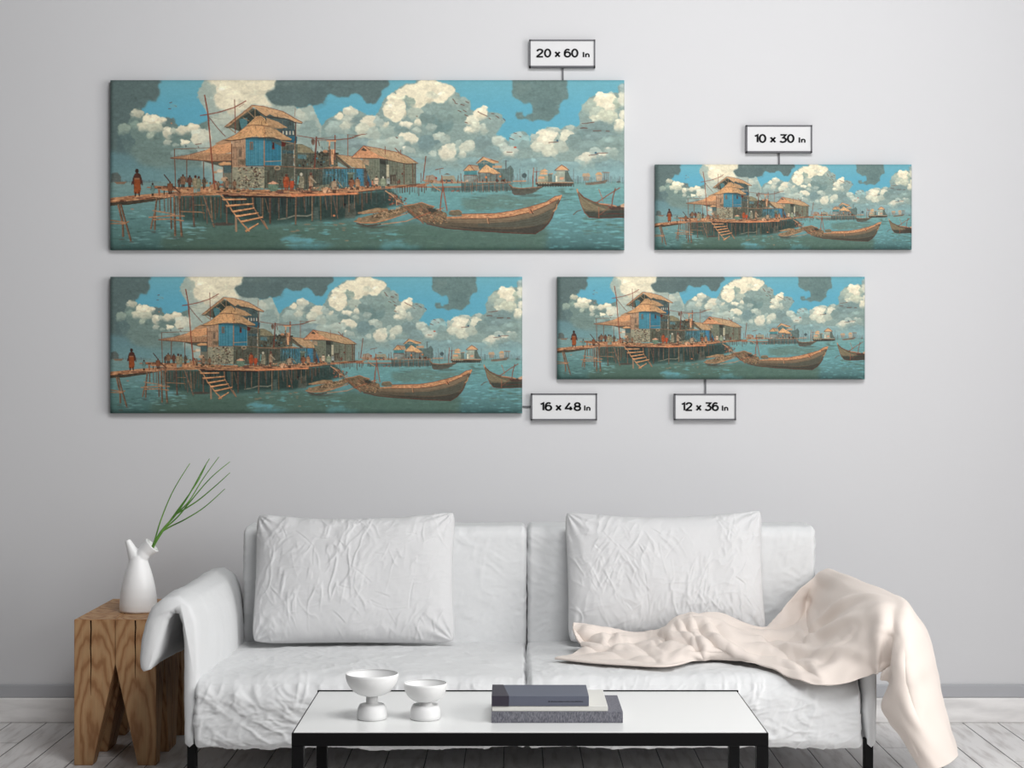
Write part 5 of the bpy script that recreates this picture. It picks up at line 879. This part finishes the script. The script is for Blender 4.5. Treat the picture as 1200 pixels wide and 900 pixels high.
# ---------------------------------------------------------------- oak stools
def stool(y0, label):
    X0, Wd, H, za = -1.1480, .2150, .3825, .265; root = empty('tooth_stool', (X0+Wd/2, y0+Wd/2, 0), label, 'stool', 'oak stools beside the sofa')
    h = Wd/2; g = .0006; bot = .048
    for sx_ in (0, 1):
        for sy_ in (0, 1):
            ox, oy = (X0, 1) if sx_ == 0 else (X0+Wd, -1), (y0, 1) if sy_ == 0 else (y0+Wd, -1); bm = bmesh.new(); lv = []
            for (z, wdt) in ((0, bot), (za, h-g), (H, h-g)): lv.append([bm.verts.new((ox[0]+ox[1]*a*wdt, oy[0]+oy[1]*c*wdt, z)) for a, c in ((0, 0), (1, 0), (1, 1), (0, 1))])
            for i in range(2):
                for k in range(4): bm.faces.new((lv[i][k], lv[i][(k+1) % 4], lv[i+1][(k+1) % 4], lv[i+1][k]))
            bm.faces.new(lv[0]); bm.faces.new(lv[2]); bmesh.ops.recalc_face_normals(bm, faces=bm.faces[:])
            bmesh.ops.bevel(bm, geom=bm.edges[:], offset=.0014, segments=2, affect='EDGES')
            me_o = bm_obj('leg', bm, M['oak']); cx, cy = ox[0]+ox[1]*.05, oy[0]+oy[1]*.05
            for v in me_o.data.vertices: v.co -= Vector((cx, cy, .1))
            me_o.parent = root; me_o.location = Vector((cx, cy, .1))-Vector(root.location)
            if sy_ == 0:                          # drying cracks on the front face
                bm = bmesh.new(); xc = X0+(.0440 if sx_ == 0 else .1605); zb = .185 if sx_ == 0 else .225; n = 8
                L_, R2 = [], []
                for i in range(n+1):
                    t = i/n; z = H-.002-(H-zb)*t; ww = .0017*(1-t)**.6+.0002; xx = xc+.0008*math.sin(i*1.7); L_.append(bm.verts.new((xx-ww, y0-.0004, z))); R2.append(bm.verts.new((xx+ww, y0-.0004, z)))
                for i in range(n): bm.faces.new((L_[i], L_[i+1], R2[i+1], R2[i]))
                r_ = bmesh.ops.extrude_face_region(bm, geom=bm.faces[:]); bmesh.ops.translate(bm, vec=(0, .002, 0), verts=[v for v in r_['geom'] if isinstance(v, bmesh.types.BMVert)])
                c_ = bm_obj('drying_crack', bm, M['crack']); c_.parent = me_o; c_.location = (-cx, -cy, -.1)
    return root
stool(4.474, 'tooth-legged oak stool with a white vase, nearer of two beside the sofa')
stool(4.692, 'tooth-legged oak stool against the wall, behind the one with the vase')
# ---------------------------------------------------------------- vase and grass
VX, VY, VZ = -1.0135, 4.630, .3828
def bake_join(name, bm_add, cutters, voxel, m):
    me = bpy.data.meshes.new(name); bm_add.to_mesh(me); bm_add.free(); o = bpy.data.objects.new(name, me); COL.objects.link(o)
    r = o.modifiers.new('r', 'REMESH'); r.mode = 'VOXEL'; r.voxel_size = voxel; s = o.modifiers.new('s', 'SMOOTH'); s.factor = .5; s.iterations = 8
    cs = []
    for c in cutters:
        cm = bpy.data.meshes.new('cut'); c.to_mesh(cm); c.free(); co_ = bpy.data.objects.new('cut', cm); COL.objects.link(co_); cs.append(co_)
        bo = o.modifiers.new('b', 'BOOLEAN'); bo.operation = 'DIFFERENCE'; bo.object = co_; bo.solver = 'EXACT'
    dg = bpy.context.evaluated_depsgraph_get(); me2 = bpy.data.meshes.new_from_object(o.evaluated_get(dg)); me2.name = name
    bpy.data.objects.remove(o)
    for c in cs: bpy.data.objects.remove(c)
    me2.materials.clear(); me2.materials.append(m); return me2
bm = bmesh.new()
body = [(0, .047), (.004, .050), (.018, .0505), (.040, .0490), (.065, .0455), (.090, .0400), (.110, .0345), (.128, .0285), (.142, .0240), (.152, .0215)]
tube_bm(bm, [(0, 0, z) for z, r in body], [r for z, r in body], 48)
tube_bm(bm, [(-.001, 0, .132), (-.008, 0, .150), (-.018, 0, .168), (-.030, 0, .194)], [.024, .020, .0135, .0075], 32)
tube_bm(bm, [(.000, 0, .130), (.006, 0, .146), (.018, 0, .163), (.038, 0, .181)], [.025, .0205, .0195, .0245], 32)
cut1 = bmesh.new(); tube_bm(cut1, [(.012, 0, .158), (.024, 0, .169), (.044, 0, .187)], [.010, .0165, .0245], 32)
cut2 = bmesh.new(); tube_bm(cut2, [(-.022, 0, .177), (-.036, 0, .207)], [.0035, .0055], 20)
me = bake_join('forked_vase', bm, [cut1, cut2], .0016, M['vase'])
me.polygons.foreach_set('use_smooth', [True]*len(me.polygons)); o = link('forked_vase', me, None, None, (VX, VY, VZ)); me.set_sharp_from_angle(angle=R_(50))
tag(o, 'white porcelain vase with a forked neck standing on the oak stool', 'vase')
grass = empty('grass_stems', W3(178, 643, VY), 'thin green grass stems standing in the white vase', 'plant')
def stem(pts, r0, r1=.0006):
    P = np.array([np.array(W3(p[0], p[1], VY+p[2])) for p in pts]); P = catmull(P, 6); n = len(P); bm = bmesh.new(); tube_bm(bm, [tuple(p) for p in P], [r0*1.15+(r1*1.5-r0*1.15)*(i/(n-1))**1.6 for i in range(n)], 8)
    on(bm_obj('stem', bm, M['stem'], smooth=True), grass)
stem([(176, 645, 0), (181, 634, 0), (189, 608, -.01), (203, 575, -.02), (222.5, 543, -.03)], .0020)
stem([(177, 645, .002), (182, 634, 0), (191, 620, 0), (206, 603, .01), (222, 579, .02), (238, 550, .02), (245.5, 537.5, .02)], .0026)
stem([(178, 645, -.002), (184, 633, 0), (194, 617, 0), (207, 602, 0), (221, 588, -.01), (238, 561, -.02), (256.5, 535.5, -.03)], .0022)
stem([(178, 645, -.004), (186, 630, 0), (203, 605, .01), (219, 583, .02), (233, 562, .03), (243, 541, .04)], .0020)
stem([(191, 621, 0), (208, 606, 0), (222, 589, .01), (246, 561, .02), (269.5, 541, .03)], .0018)
stem([(207, 602, 0), (219, 595, 0), (234, 585, -.01), (253, 569, -.02), (269.5, 554, -.03)], .0018)
stem([(188, 624, 0), (200, 617, 0), (218, 608, -.02), (240, 594, -.03), (263.5, 573, -.04)], .0019)
